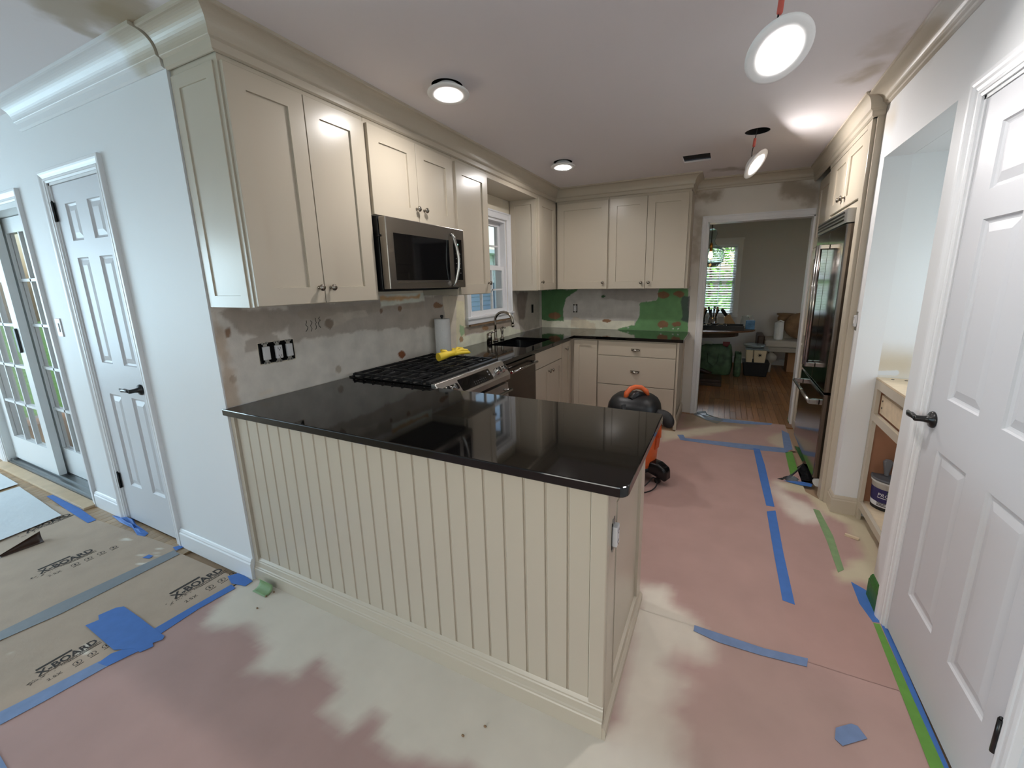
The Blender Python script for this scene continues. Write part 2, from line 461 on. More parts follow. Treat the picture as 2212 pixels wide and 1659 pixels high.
# nook interior
nm = MB().wbox(XR+.12, 3.62, NK[1], NK[1]+.10, 0, 2.4)
struct(nm.build('wall_nook_far', 'wall_paint_nook'), 'white side wall inside the desk nook', 'wall')
nm = cells(facing('-x', 3.5), MB(), NK[0]-.1, NK[1], 0, 2.4, [(1.18, 1.70, 1.04, 1.80)], -.12, 0)
nm.wbox(XR+.12, 3.5, NK[0]-.1, NK[0], 0, 2.4)
struct(nm.build('wall_nook_rear', 'wall_paint_nook'), 'rear wall of the desk nook', 'wall')
struct(MB().wbox(XR+.121, 3.5, NK[0], NK[1], NK[2], NK[2]+.05).build('ceiling_nook', 'wall_paint_nook'), 'low white ceiling of the desk nook', 'ceiling')
nw = struct(cells(facing('-x', 3.5), MB(), 1.13, 1.75, .99, 1.85, [(1.18, 1.70, 1.04, 1.80)], 0, .015).build('window_6', 'trim_white'), 'small window over the desk inside the nook', 'window')
MB().box(facing('-x', 3.5), 1.18, 1.70, 1.40, 1.43, -.06, -.02).build('sash_rail', 'trim_white', nw)
# behind the white door
struct(MB().wbox(XR+.9, XR+1.0, -.3, 1.0, 0, 2.4).build('wall_behind_door', 'wall_paint_nook'), 'wall behind the right hand door', 'wall')
# family room shell behind the camera
LW = [(-3.05, -1.95, .55, 2.1), (-1.85, -.75, .55, 2.1)]
struct(cells(facing('+x', -4.8), MB(), -4.2, 0, 0, H, LW, -.12, 0).build('wall_family_left', 'wall_paint'), 'window wall of the family room', 'wall')
struct(cells(facing('+y', -3.2), MB(), -4.92, XR+.12, 0, H, [(.3, 2.3, .85, 2.1)], -.12, 0).build('wall_family_rear', 'wall_paint'), 'rear wall of the family room', 'wall')
for i, h in enumerate(LW):
    F = facing('+x', -4.8); mb = MB()
    fr = cells(F, MB(), h[0]-.07, h[1]+.07 if i else h[1]+.05, h[2]-.07, h[3]+.07, [h], 0, .02).build('window_%d' % (i+3), 'trim_white')
    struct(fr, 'tall window lighting the family room from the left' if i else 'rear window lighting the family room from the left', 'window')
    m = (h[0]+h[1])/2; mm = (h[2]+h[3])/2
    b = MB().box(F, m-.012, m+.012, h[2], h[3], -.06, -.03).box(F, h[0], h[1], mm-.02, mm+.02, -.07, -.03); b.build('muntin', 'trim_white', fr)
fr = struct(cells(facing('+y', -3.2), MB(), 0.23, 2.37, .78, 2.17, [(.3, 2.3, .85, 2.1)], 0, .02).build('window_5', 'trim_white'), 'unseen wide window added in the rear wall for fill light', 'window')  # unseen window added to go with the rear fill lamp
MB().box(facing('+y', -3.2), 1.28, 1.32, .85, 2.1, -.08, -.02).build('mullion', 'trim_white', fr)
# closet behind the closet door
struct(MB().wbox(-1.45, -.6, .72, .8, 0, 2.4).build('wall_closet', 'wall_paint'), 'rear wall of the closet', 'wall')
# dining room
struct(cells(facing('-y', YD), MB(), -.2, 4.6, 0, 2.5, [(1.25, 2.22, .86, 2.06)], -.12, 0).build('wall_dining_far', 'dining_wall'), 'grey far wall of the dining room with window', 'wall')
struct(MB().wbox(-.2, -.08, YB+.14, YD, 0, 2.5).build('wall_dining_left', 'dining_wall'), 'left wall of the dining room', 'wall')
struct(MB().wbox(4.4, 4.52, YB+.12, YD, 0, 2.5).build('wall_dining_right', 'dining_wall'), 'right wall of the dining room', 'wall')
struct(MB().wbox(-.2, 4.6, YB+.12, YD, 2.5, 2.56).build('ceiling_dining', 'ceiling_paint'), 'ceiling of the dining room', 'ceiling')

# ------------------------------------------------------------------ ceiling with lamp cut-outs and duct hole
LAMPS = [(.735, .865), (.775, 2.40), (2.2, 2.36), (2.19, .70)]
def circ(x, y, r, n=28): return [V((x+r*math.cos(2*PI*i/n), y+r*math.sin(2*PI*i/n), H)) for i in range(n)]
outer = [V((-4.92, -4.32, H)), V((XR+.84, -4.32, H)), V((XR+.84, YB+.12, H)), V((-4.92, YB+.12, H))]
VENT = [at(1473, 338, 'z', H), at(1533, 330, 'z', H), at(1535, 344, 'z', H), at(1477, 352, 'z', H)]
vx0, vx1 = 1.683, 1.893
vy0, vy1 = at(1507, 349, 'z', H).y, at(1504, 334, 'z', H).y
loops = [outer]+[circ(x, y, .078) for x, y in LAMPS]+[[V((vx0, vy0, H)), V((vx1, vy0, H)), V((vx1, vy1, H)), V((vx0, vy1, H))]]
pts = [p for L in loops for p in L]
tri = tessellate_polygon(loops)
mb = MB(); mb.v = pts; mb.f = [tuple(t) for t in tri]; mb.sm = [False]*len(tri)
k = len(pts); up = [p+V((0, 0, .013)) for p in pts]
mb.v = pts+up; mb.f += [tuple(i+k for i in reversed(t)) for t in tri]; mb.sm += [False]*len(tri)
s0 = 0
for L in loops:
    n = len(L)
    for i in range(n): mb.f.append((s0+i, s0+(i+1) % n, k+s0+(i+1) % n, k+s0+i)); mb.sm.append(False)
    s0 += n
ce = struct(mb.build('ceiling', 'ceiling_paint'), 'flat white ceiling with open lamp cut-outs', 'ceiling')
OS = (168, 152, 126)
P = lambda u, v: at(u, v, 'z', H)
patches(MATS['ceiling_paint'], [
    (P(130, 18), P(255, 30), .10, .05, OS, .75), (P(255, 35), P(310, 20), .07, .04, OS, .8), (P(180, 60), P(205, 75), .04, .03, OS, .6),
    (P(1850, 170), P(1885, 150), .05, .05, OS, .6), (P(1905, 110), P(1925, 80), .05, .05, OS, .35),
    (P(1545, 368), P(1610, 365), .05, .04, (150, 138, 122), .6)], .05, 7)
tag(MB().wbox(vx0, vx1, vy0, vy1, H+.02, H+.2).build('duct_boot', 'dark_hole'), 'dark rectangular duct opening cut in the ceiling', 'vent')
struct(MB().wbox(-4.92, XR+.84, -4.32, YB+.12, H+.21, H+.26).build('roof_deck', 'dark_hole'), 'dark void above the ceiling', 'ceiling')

# paint patches on plain walls
patches(MATS['trim_crown_right'], [((XR-.05, 2.0, 2.41), (XR-.05, 1.35, 2.41), .12, .06, (184, 172, 152), .9)], .04, 6)
patches(MATS['trim_crown'], [((-.02, -.06, 2.41), (-.10, -.06, 2.40), .10, .05, (188, 176, 154), .85)], .03, 9)
Pb = lambda u, v: at(u, v, 'y', YB)
patches(MATS['wall_paint_back'], [
    (Pb(1500, 420), Pb(1545, 425), .06, .05, (150, 134, 112), .8), (Pb(1700, 400), Pb(1760, 420), .08, .05, (150, 134, 112), .75),
    (Pb(1510, 470), Pb(1500, 560), .05, .04, (168, 152, 130), .6)], .05, 8)
Pn = lambda u, v: at(u, v, 'y', NK[1])
patches(MATS['wall_paint_nook'], [
    (Pn(1860, 780), Pn(1950, 790), .08, .08, (196, 180, 150), .8), (Pn(1840, 1060), Pn(1862, 850), .03, .03, (176, 162, 138), .5),
    (Pn(1868, 800), Pn(1890, 800), .012, .004, (212, 214, 216), 1), (Pn(1880, 806), Pn(1935, 806), .016, .004, (212, 214, 216), 1),
    (Pn(1872, 830), Pn(1836, 1060), .022, .004, (210, 210, 212), 1)], .01, 12)
Pr = lambda u, v: at(u, v, 'x', XR)
patches(MATS['wall_paint_right'], [
    (Pr(1905, 260), Pr(1930, 250), .05, .07, (196, 178, 146), .55), (Pr(1895, 300), Pr(1790, 1050), .035, .03, (190, 174, 146), .8),
    (Pr(1990, 60), Pr(2010, 110), .04, .05, (150, 140, 124), .4), (Pr(1895, 1170), Pr(1890, 1240), .03, .03, (176, 160, 136), .6)], .02, 8)

# ------------------------------------------------------------------ raw painted backsplash areas (thin skim coat on the walls)
def skim(name, F, a0, a1, b0, b1, step, base, layers, label, seed, holes=()):
    na = max(2, int((a1-a0)/step)); nb = max(2, int((b1-b0)/step))
    A, B = np.meshgrid(np.linspace(a0, a1, na+1), np.linspace(b0, b1, nb+1)); A = A.ravel(); B = B.ravel()
    mb = MB(); mb.v = [F(a, b, .002) for a, b in zip(A, B)]
    for j in range(nb):
        for i in range(na):
            ca, cb = a0+(i+.5)*(a1-a0)/na, b0+(j+.5)*(b1-b0)/nb
            if any(h[0] < ca < h[1] and h[2] < cb < h[3] for h in holes): continue
            k = j*(na+1)+i; mb.f.append((k, k+1, k+na+2, k+na+1)); mb.sm.append(False)
    return mb.build(name, 'raw_wall', None, col=paint(A, B, base, layers, seed))
Q = lambda pts: [(p.y, p.z) for p in (at(u, v, 'x', 0) for u, v in pts)]
def blob(u, v, ru, rv, n=9): return [(u+ru*math.cos(2*PI*i/n)*random.uniform(.8, 1.15), v+rv*math.sin(2*PI*i/n)*random.uniform(.8, 1.15)) for i in range(n)]
TAUPE = (224, 217, 207); DK = (184, 173, 161); BR = (142, 106, 78); LT = (190, 180, 162)
sk_layers = [
    (Q([(450, 670), (640, 664), (640, 700), (560, 740), (500, 700)]), (170, 156, 141), .01, .03, .8),
    (Q([(618, 660), (985, 636), (990, 690), (930, 706), (800, 712), (700, 728), (632, 738)]), DK, .006, .025, .95),
    (Q([(640, 672), (815, 655), (915, 648), (915, 664), (820, 672), (700, 690), (650, 690)]), (178, 164, 148), .006, .02, .7),
    (Q([(820, 636), (914, 630), (917, 650), (822, 664)]), (232, 232, 217), .004, .006, 1),
    (Q([(822, 642), (905, 638), (905, 645), (822, 650)]), (214, 161, 95), .008, .02, .8),
    (Q([(530, 738), (575, 716), (600, 722), (604, 745), (532, 760)]), DK, .004, .012, .9),
    (Q([(455, 670), (470, 668), (520, 880), (490, 890)]), (183, 156, 126), .02, .03, .6),
    (Q([(700, 690), (730, 676), (762, 672), (760, 690), (720, 705)]), (202, 190, 175), .004, .014, .6),
    (Q([(740, 678), (790, 668), (795, 682), (748, 692)]), (209, 198, 183), .004, .012, .7),
    (Q([(955, 640), (1008, 640), (1008, 705), (985, 770), (968, 770), (960, 690)]), (226, 214, 195), .004, .012, .9),
    (Q([(985, 650), (1010, 650), (1003, 770), (985, 770)]), (232, 224, 190), .004, .01, .9),
    (Q([(992, 700), (1002, 704), (1004, 720), (996, 728), (991, 716)]), (165, 195, 148), .004, .01, .9),
    (Q([(1000, 706), (1105, 690), (1108, 706), (1080, 712), (1004, 724)]), (161, 146, 129), .005, .012, .9),
    (Q([(990, 730), (1100, 705), (1130, 715), (985, 766)]), (232, 232, 209), .006, .012, .9),
    (Q([(1104, 628), (1165, 628), (1165, 705), (1135, 715), (1110, 690)]), (192, 183, 170), .006, .01, .9),
    (Q([(1112, 630), (1140, 632), (1132, 690), (1122, 690)]), (126, 109, 100), .02, .03, .75),
    (Q(blob(491, 720, 8, 11)), BR, .004, .012, .9), (Q(blob(711, 699, 10, 11)), (136, 119, 104), .003, .004, .9),
    (Q(blob(867, 766, 8, 8)), (141, 87, 56), .002, .004, 1), (Q(blob(945, 660, 12, 8)), (146, 112, 87), .002, .02, 1),
    (Q(blob(863, 666, 5, 6)), (143, 114, 92), .002, .008, 1), (Q(blob(731, 797, 8, 9)), (170, 153, 131), .003, .006, .7),
    (Q(blob(503, 819, 9, 9)), (158, 136, 112), .003, .006, .6), (Q(blob(1048, 709, 7, 5)), (151, 117, 85), .002, .006, 1),
    (Q(blob(996, 733, 4, 7)), (183, 151, 114), .002, .006, 1), (Q(blob(823, 672, 3, 4)), (136, 112, 95), .002, .006, 1),
    (Q([(560, 850), (590, 838), (585, 848), (562, 858)]), (231, 219, 202), .006, .012, .6),
]
sk = skim('wall_left_skim', FS, .006, YB, ZC+.001, ZU+.02, .008, TAUPE, sk_layers, '', 11, [(.185, .372, 1.088, 1.196), (W1[0]-.09, W1[1]+.09, W1[2]-.055, 9), (3.375, 3.43, 1.11, 1.215)])
struct(sk, 'patched bare backsplash wall with filler smears and brown glue spots', 'wall')
def scribble(par, u, v, n, seed):
    rg_ = random.Random(seed)
    for k in range(n):
        pts_ = []
        for i in range(7):
            p = at(u+k*9+rg_.uniform(-3, 3), v+i*4-k*3+rg_.uniform(-2, 2), 'x', 0); pts_.append(V((.0035, p.y, p.z)))
        MB().tube(pts_, .0014, 5).build('pencil_note', 'ink', par)
scribble(sk, 662, 694, 4, 4)
Q2 = lambda pts: [(p.x, p.z) for p in (at(u, v, 'y', YB) for u, v in pts)]
GR = (112, 158, 106)
bk_layers = [
    (Q2([(1160, 690), (1300, 692), (1370, 694), (1368, 716), (1160, 712)]), (236, 233, 212), .004, .008, .95),
    (Q2([(1160, 625), (1248, 625), (1224, 645), (1217, 670), (1219, 695), (1160, 690)]), (92, 132, 87), .003, .018, 1),
    (Q2([(1424, 620), (1488, 620), (1488, 718), (1322, 718), (1340, 709), (1372, 704), (1380, 680), (1384, 655), (1418, 650)]), GR, .003, .02, 1),
    (Q2([(1300, 622), (1424, 622), (1418, 648), (1384, 652), (1300, 645)]), (177, 169, 162), .006, .015, .8),
    (Q2([(1474, 640), (1490, 640), (1490, 700), (1472, 690)]), (70, 77, 84), .006, .02, .8),
    (Q2([(1236, 690), (1262, 694), (1284, 700), (1282, 714), (1258, 710), (1236, 702)]), (206, 186, 156), .012, .05, .5),
    (Q2(blob(1198, 681, 15, 8)), BR, .002, .01, 1), (Q2(blob(1311, 693, 10, 4)), (148, 110, 80), .002, .006, 1),
    (Q2(blob(1303, 640, 5, 3)), (70, 99, 68), .002, .006, 1), (Q2(blob(1432, 637, 13, 8)), BR, .002, .008, 1),
    (Q2(blob(1467, 635, 13, 7)), BR, .002, .008, 1), (Q2(blob(1432, 701, 12, 8)), BR, .002, .006, 1), (Q2(blob(1462, 700, 11, 6)), BR, .002, .006, 1),
] + [(Q2(blob(u, v, 1.6, 1.6, 6)), (236, 236, 236), .002, .0, 1) for u, v in ((1357, 708), (1428, 709), (1454, 710), (1465, 710))]
sk2 = skim('wall_back_skim', FB, .003, 1.74, ZC+.001, ZU+.02, .008, (200, 195, 188), bk_layers, '', 33, [(.42, .475, 1.10, 1.21)])
struct(sk2, 'bare backsplash wall with green board patches and brown glue spots', 'wall')

# ------------------------------------------------------------------ mouldings
def fsweep(mb, F, prof, path):
    """casing: prof = (out, c) pairs swept round an opening, path in the plane of F, out to the left of travel"""
    path = [V(p) for p in path]; R = []
    def nrm(a, b):
        d = (b-a).normalized(); return V((-d.y, d.x))
    for i, p in enumerate(path):
        if i == 0: m = nrm(path[0], path[1])
        elif i == len(path)-1: m = nrm(path[-2], path[-1])
        else:
            a, b = nrm(path[i-1], p), nrm(p, path[i+1]); m = a+b; m = m/(m.length_squared/2)
        R.append([F(p.x+m.x*o, p.y+m.y*o, c) for o, c in prof])
    return mb.rings(R, smooth=False)
CAS = [(0, -.001), (0, .007), (.010, .009), (.012, .012), (.020, .012), (.024, .010), (.034, .013), (.042, .017), (.05, .019), (.062, .019), (.064, .017), (.064, -.001)]
def cove(h, out, z0, fil=.03):
    """crown profile: two fillets at the foot, a hollow and a top band"""
    p = [(-.001, z0), (.004, z0), (.013, z0+.006), (.015, z0+fil-.008), (.024, z0+fil-.002)]
    a0, b0 = .026, z0+fil; a1, b1 = out-.006, z0+h-.014
    for i in range(13):
        t = i/12*PI/2; p.append((a0+(a1-a0)*(1-math.cos(t)), b0+(b1-b0)*math.sin(t)))
    return p+[(out, z0+h-.012), (out, z0+h), (-.001, z0+h)]
BASEP = [(-.001, 0), (.016, 0), (.016, .088), (.012, .095), (.012, .102), (.007, .112), (.004, .116), (-.001, .116)]

T = lambda mb, i, m, label, cat='trim': struct(mb.build('trim_%d' % i, m), label, cat)
T(MB().sweep(cove(.122, .098, H-.122, .040), [(-1.50, 0), (-.004, 0)]), 1, 'trim_crown', 'white crown moulding above the closet door, cut off beside the cabinet', 'crown moulding')
T(MB().sweep(cove(.128, .088, H-.128, .042), [(.006, .006), (CX-.018, .006), (CX-.018, YB-CX+.018), (1.723, YB-CX+.018), (1.723, YB-.002)]), 2, 'cab', 'beige crown moulding running along the tops of the wall cabinets', 'crown moulding')
T(MB().sweep(cove(.095, .09, H-.095, .024), [(1.724, YB), (XR-.05, YB)]), 3, 'cab', 'short beige crown moulding over the doorway', 'crown moulding')
T(MB().sweep(cove(.115, .062, H-.115, .038), [(2.757, YB-.002), (2.757, 2.012), (XR-.002, 2.012)]), 4, 'cab', 'beige crown moulding above the refrigerator cabinet', 'crown moulding')
T(MB().sweep(cove(.072, .095, H-.072, .022), [(XR, 1.985), (XR, -4.2)]), 5, 'trim_crown_right', 'long crown moulding above the white door on the right', 'crown moulding')
# baseboards
def base(nm, path, m, label, side=1):
    return struct(MB().sweep(BASEP, path, side).build(nm, m), label, 'baseboard')
base('baseboard_front', [(-.668, 0), (-.001, 0)], 'trim_white', 'white baseboard between closet door and peninsula')
base('baseboard_closet', [(-1.745, 0), (-1.402, 0)], 'trim_white', 'short white baseboard between patio door and closet door')
base('baseboard_nook', [(XR, 2.03), (XR, NK[1]), (2.93, NK[1])], 'cab', 'beige baseboard turning into the desk nook', 1)
base('baseboard_right', [(XR, NK[0]), (XR, DR[1]+.066)], 'tape_green_dark', 'baseboard wrapped in green masking tape beside the white door', 1)
base('baseboard_right_near', [(XR, DR[0]-.07), (XR, -4.2)], 'trim_white', 'white baseboard right of the camera', 1)
base('baseboard_dining', [(3.2, YD), (1.5, YD)], 'trim_white', 'baseboard of the dining room', -1)

# ------------------------------------------------------------------ doors
def six_panel(F, a0, a1, b0, b1, c, t, cols, rows, m, parent, name='door_leaf'):
    mb = MB(); H_ = [(x0, x1, z0, z1) for x0, x1 in cols for z0, z1 in rows]
    cells(F, mb, a0, a1, b0, b1, H_, c-t, c)
    for x0, x1, z0, z1 in H_:
        R = []
        for d, cc in ((0, c), (.004, c-.006), (.010, c-.009), (.014, c-.010), (.042, c-.003)):
            R.append([F(x0+d, z0+d, cc), F(x1-d, z0+d, cc), F(x1-d, z1-d, cc), F(x0+d, z1-d, cc)])
        mb.rings(R, smooth=False, cap=(False, True))
    return mb.build(name, m, parent)
def lever(F, a, b, c, dirn, parent, L=1.):
    o = MB().lathe(F(a, b, c), F.N, [(.030, 0), (.031, .004), (.028, .010), (.014, .014), (.011, .03), (.011, .052), (.009, .056)], 20).build('lever_handle', 'black_metal', parent)
    pts = [F(a, b, c+.048), F(a+dirn*.02, b+.002, c+.052), F(a+dirn*.05*L, b+.003, c+.052), F(a+dirn*.085*L, b-.002, c+.050), F(a+dirn*.115*L, b+.004, c+.048)]
    MB().tube(pts, [.010, .0095, .011, .010, .005], 10).build('lever', 'black_metal', o)
def hinge(F, a, b, c, parent):
    mb = MB().box(F, a-.012, a+.012, b-.05, b+.05, c-.001, c+.002)
    mb.cyl(F(a, b-.052, c+.006), F(a, b+.052, c+.006), .0065, n=10); mb.ball(F(a, b+.055, c+.006), .005, 8, 5)
    mb.build('hinge', 'black_metal', parent)
ROWS = [(.267, .862), (1.05, 1.645), (1.735, 1.93)]
# closet door
d2 = MB(); fsweep(d2, FW, CAS, [(DCL[0], 0), (DCL[0], DCL[2]), (DCL[1], DCL[2]), (DCL[1], 0)])
d2 = struct(d2.build('door_2', 'trim_white'), 'narrow white six-panel closet door with black lever', 'door')
MB().box(FW, DCL[0], DCL[0]+.012, 0, DCL[2], -.14, -.0).box(FW, DCL[1]-.012, DCL[1], 0, DCL[2], -.14, 0).box(FW, DCL[0], DCL[1], DCL[2]-.012, DCL[2], -.14, 0).build('door_jamb', 'trim_white', d2)
six_panel(FW, DCL[0]+.014, DCL[1]-.014, .012, DCL[2]-.014, -.006, .035, [(-1.205, -1.07), (-.94, -.795)], ROWS, 'door_white', d2)
lever(FW, -.80, .925, -.006, -1, d2); hinge(FW, DCL[0]+.008, 1.895, -.002, d2); hinge(FW, DCL[0]+.008, .28, -.002, d2)
# white door on the right
d1 = MB(); fsweep(d1, FRt, CAS, [(DR[0], 0), (DR[0], DR[2]), (DR[1], DR[2]), (DR[1], 0)])
d1 = struct(d1.build('door_1', 'trim_white'), 'white six-panel door with black lever on the right wall', 'door')
MB().box(FRt, DR[0], DR[0]+.012, 0, DR[2], -.12, 0).box(FRt, DR[1]-.012, DR[1], 0, DR[2], -.12, 0).box(FRt, DR[0], DR[1], DR[2]-.012, DR[2], -.12, 0).build('door_jamb', 'trim_white', d1)
six_panel(FRt, DR[0]+.014, DR[1]-.014, .014, DR[2]-.014, -.004, .035, [(.60, .80), (.285, .485)], ROWS, 'door_white', d1)
lever(FRt, .865, .955, -.004, 1, d1, .72); hinge(FRt, DR[0]+.004, .315, .002, d1); hinge(FRt, DR[0]+.004, 1.82, .002, d1)
# patio door: two glazed leaves
d3 = MB(); fsweep(d3, FW, CAS, [(DFR[0], 0), (DFR[0], DFR[2]), (DFR[1], DFR[2]), (DFR[1], 0)])
d3 = struct(d3.build('door_3', 'trim_white'), 'white sliding patio door with small panes on the far left', 'door')
MB().box(FW, DFR[0], DFR[0]+.012, 0, DFR[2], -.16, 0).box(FW, DFR[1]-.012, DFR[1], 0, DFR[2], -.16, 0).box(FW, DFR[0], DFR[1], DFR[2]-.03, DFR[2], -.16, 0).build('door_jamb', 'slider_paint', d3)
MB().wbox(DFR[0]-.06, DFR[1]+.06, -.075, -.001, .0, .018).build('threshold_board', 'threshold', d3, bevel=.003)
mb = MB().wbox(DFR[0], DFR[1], 0, .16, 0, .03)
for yy in (.012, .052, .098, .14): mb.wbox(DFR[0], DFR[1], yy, yy+.006, .03, .042)
mb.build('sill_track', 'alu', d3)
def glazed(a0, a1, c0, c1, ncol, nm='sash'):
    st = .105; b0, b1 = .045, DFR[2]-.035; g0, g1, h0, h1 = a0+st, a1-st, b0+.21, b1-.10
    o = cells(FW, MB(), a0, a1, b0, b1, [(g0, g1, h0, h1)], c0, c1).build(nm, 'slider_paint', d3, )
    cw = (g1-g0)/ncol; rh = (h1-h0)/5
    for i in range(1, ncol): MB().box(FW, g0+cw*i-.010, g0+cw*i+.010, h0, h1, c0+.006, c1-.006).build('muntin', 'slider_paint', o)
    for j in range(1, 5): MB().box(FW, g0, g1, h0+rh*j-.010, h0+rh*j+.010, c0+.006, c1-.006).build('muntin', 'slider_paint', o)
    cm = (c0+c1)/2
    for i in range(ncol):
        for j in range(5): MB().box(FW, g0+cw*i, g0+cw*(i+1), h0+rh*j, h0+rh*(j+1), cm-.002, cm+.002).build('pane', 'glass', o)
    return o
glazed(DFR[0]+.012, -2.545, -.088, -.045, 3)
glazed(-2.66, DFR[1]-.012, -.145, -.102, 3)
hm = MB().prism(FW, rr(-2.622, -2.585, 1.02, 1.20, .016), -.046, -.03); hm.build('slide_handle', 'black_metal', d3, bevel=.003)

# cased doorway to the dining room
CASB = [(0, -.001), (0, .010), (.012, .013), (.016, .011), (.040, .014), (.046, .018), (.056, .018), (.058, -.001)]
dw = MB(); fsweep(dw, FB, CASB, [(DW_[0], 0), (DW_[0], DW_[2]), (DW_[1]-.002, DW_[2])])
dw = struct(dw.build('door_4', 'trim_white'), 'cased opening leading to the dining room', 'doorway')
MB().box(FB, DW_[0], DW_[0]+.012, 0, DW_[2], -.13, 0).box(FB, DW_[1]-.012, DW_[1], 0, DW_[2], -.13, 0).box(FB, DW_[0], DW_[1], DW_[2]-.012, DW_[2], -.13, 0).build('door_jamb', 'trim_white', dw)

# ------------------------------------------------------------------ kitchen window
wn = MB(); WC = [(0, -.001), (0, .010), (.010, .014), (.014, .012), (.05, .016), (.056, .022), (.066, .022), (.068, -.001)]
fsweep(wn, FS, WC, [(W1[0], W1[2]), (W1[0], W1[3]), (W1[1], W1[3]), (W1[1], W1[2])])
wn = struct(wn.build('window_1', 'trim_white'), 'white kitchen window over the sink', 'window')
MB().box(FS, W1[0]-.07, W1[1]+.07, W1[2]-.05, W1[2], 0, .024).build('apron', 'trim_white', wn, bevel=.003)
MB().box(FS, W1[0]-.08, W1[1]+.08, W1[2]-.006, W1[2]+.016, -.10, .034).build('window_sill', 'trim_white', wn, bevel=.004)
cells(FS, MB(), W1[0], W1[1], W1[2], W1[3], [(W1[0]+.025, W1[1]-.025, W1[2]+.012, W1[3]-.025)], -.13, -.005).build('window_frame', 'trim_white', wn)
def sash(z0, z1, c0, c1):
    a0, a1 = W1[0]+.026, W1[1]-.026; g = (a0+.042, a1-.042, z0+.045, z1-.04)
    o = cells(FS, MB(), a0, a1, z0, z1, [g], c0, c1).build('sash', 'trim_white', wn)
    for i in (1, 2):
        a = g[0]+(g[1]-g[0])*i/3; MB().box(FS, a-.008, a+.008, g[2], g[3], c0+.006, c1-.004).build('muntin', 'trim_white', o)
    b = (g[2]+g[3])/2; MB().box(FS, g[0], g[1], b-.008, b+.008, c0+.006, c1-.004).build('muntin', 'trim_white', o)
    for i in range(3):
        for j in range(2):
            MB().box(FS, g[0]+(g[1]-g[0])*i/3, g[0]+(g[1]-g[0])*(i+1)/3, g[2]+(g[3]-g[2])*j/2, g[2]+(g[3]-g[2])*(j+1)/2, (c0+c1)/2-.0015, (c0+c1)/2+.0015).build('pane', 'glass', o)
sash(W1[2]+.014, 1.635, -.06, -.025); sash(1.60, W1[3]-.026, -.10, -.065)
struct(MB().wbox(.002, .02, W1[0]-.03, W1[1]+.06, W1[2]-.068, W1[2]-.052).build('trim_6', 'ledge_tan'), 'rough wooden strip under the kitchen window sill', 'trim')

# ------------------------------------------------------------------ cabinet helpers
def shaker(name, F, a0, a1, b0, b1, c, parent, t=.019, rail=.074, rec=.009, m='cab', groove=0.):
    mb = MB(); q = lambda d, cc: [F(a0+d, b0+d, cc), F(a1-d, b0+d, cc), F(a1-d, b1-d, cc), F(a0+d, b1-d, cc)]
    e = .0012
    mb.rings([q(0, c-t), q(0, c-e), q(e, c), q(rail, c)]+([q(rail+.0005, c-.006), q(rail+.0035, c-.006), q(rail+.004, c+.0025), q(rail+.0095, c+.0025)] if groove else [])+[q(rail+groove+.0008, c-rec)], smooth=False)
    return mb.build(name, m, parent)
def slab(name, F, a0, a1, b0, b1, c, parent, t=.019, m='cab'): return MB().box(F, a0, a1, b0, b1, c-t, c).build(name, m, parent, bevel=.002)
def knob(F, a, b, c, parent, r=.0155):
    return MB().lathe(F(a, b, c), F.N, [(.009, 0), (.009, .002), (.0055, .005), (.005, .013), (.010, .017), (r, .022), (r, .026), (.012, .031), (.004, .0325)], 16).build('knob', 'nickel', parent)
def cup(F, a, b, c, parent, w=.045):
    R = []
    for i in range(9):
        t = i/8; x = -w+2*w*t; s = math.sin(PI*min(max(t, .04), .96))**.6
        R.append([F(a+x, b-.012*s, c), F(a+x, b-.012*s, c+.024*s), F(a+x, b-.004*s, c+.027*s), F(a+x, b+.008*s, c+.018*s), F(a+x, b+.013*s, c)])
    mb = MB().rings(R); mb.box(F, a-w-.002, a+w+.002, b+.010, b+.014, c, c+.002)
    return mb.build('cup_pull', 'nickel', parent)

# ------------------------------------------------------------------ wall cabinets along the sink wall
def wallcab(label, F, a0, a1, b0, b1, depth, doors, z1=None, group='beige wall cabinets'):
    top = z1 or H-.12
    org = F((a0+a1)/2, b0, depth/2)
    t = thing('wall_cabinet', label, 'cabinet', org, group)
    MB().box(F, a0, a1, b0, top, .004, depth-.020).build('cabinet_body', 'cab', t)
    for (x0, x1, kx, kz) in doors:
        d = shaker('door', F, x0, x1, b0+.004, ZD, depth, t)
        if kx is not None: knob(F, kx, kz, depth, d)
    return t
c1 = wallcab('tall double-door beige wall cabinet nearest the closet wall', FS, .012, .690, ZU, H, CX, [(.018, .338, .310, 1.463), (.342, .662, .375, 1.463)])
F1 = facing('-y', .012)
shaker('side_panel', F1, .006, CX-.042, ZU-.002, 2.30, .006, c1, t=.007, rail=.05, rec=.005)
MB().box(FS, .668, .688, ZU+.002, ZD, CX-.02, CX-.012).build('filler_strip', 'cab', c1)
wallcab('short double-door beige cabinet above the microwave', FS, .692, 1.450, 1.842, H, CX, [(.700, 1.066, 1.045, 1.92), (1.070, 1.436, 1.115, 1.92)])
wallcab('narrow single-door beige wall cabinet left of the window', FS, 1.452, 1.905, ZU, H, CX, [(1.475, 1.893, 1.858, 1.472)])
sf = thing('window_valance', 'beige boxed soffit bridging the cabinets above the window', 'soffit', (.16, 2.39, 2.29))
MB().wbox(.004, CX-.02, 1.906, 2.875, 2.285, 2.305).build('soffit_board', 'cab', sf); MB().wbox(CX-.04, CX-.02, 1.906, 2.875, 2.305, H-.1).build('fascia', 'cab', sf)
c5 = wallcab('beige corner wall cabinet with panelled side right of the window', FS, 2.876, YB-.004, ZU, H, CX, [(2.885, YB-CX-.012, 2.925, 1.472)])
shaker('side_panel', facing('-y', 2.876), .012, CX-.028, ZU, 2.285, .010, c5, t=.011, rail=.05, rec=.008)
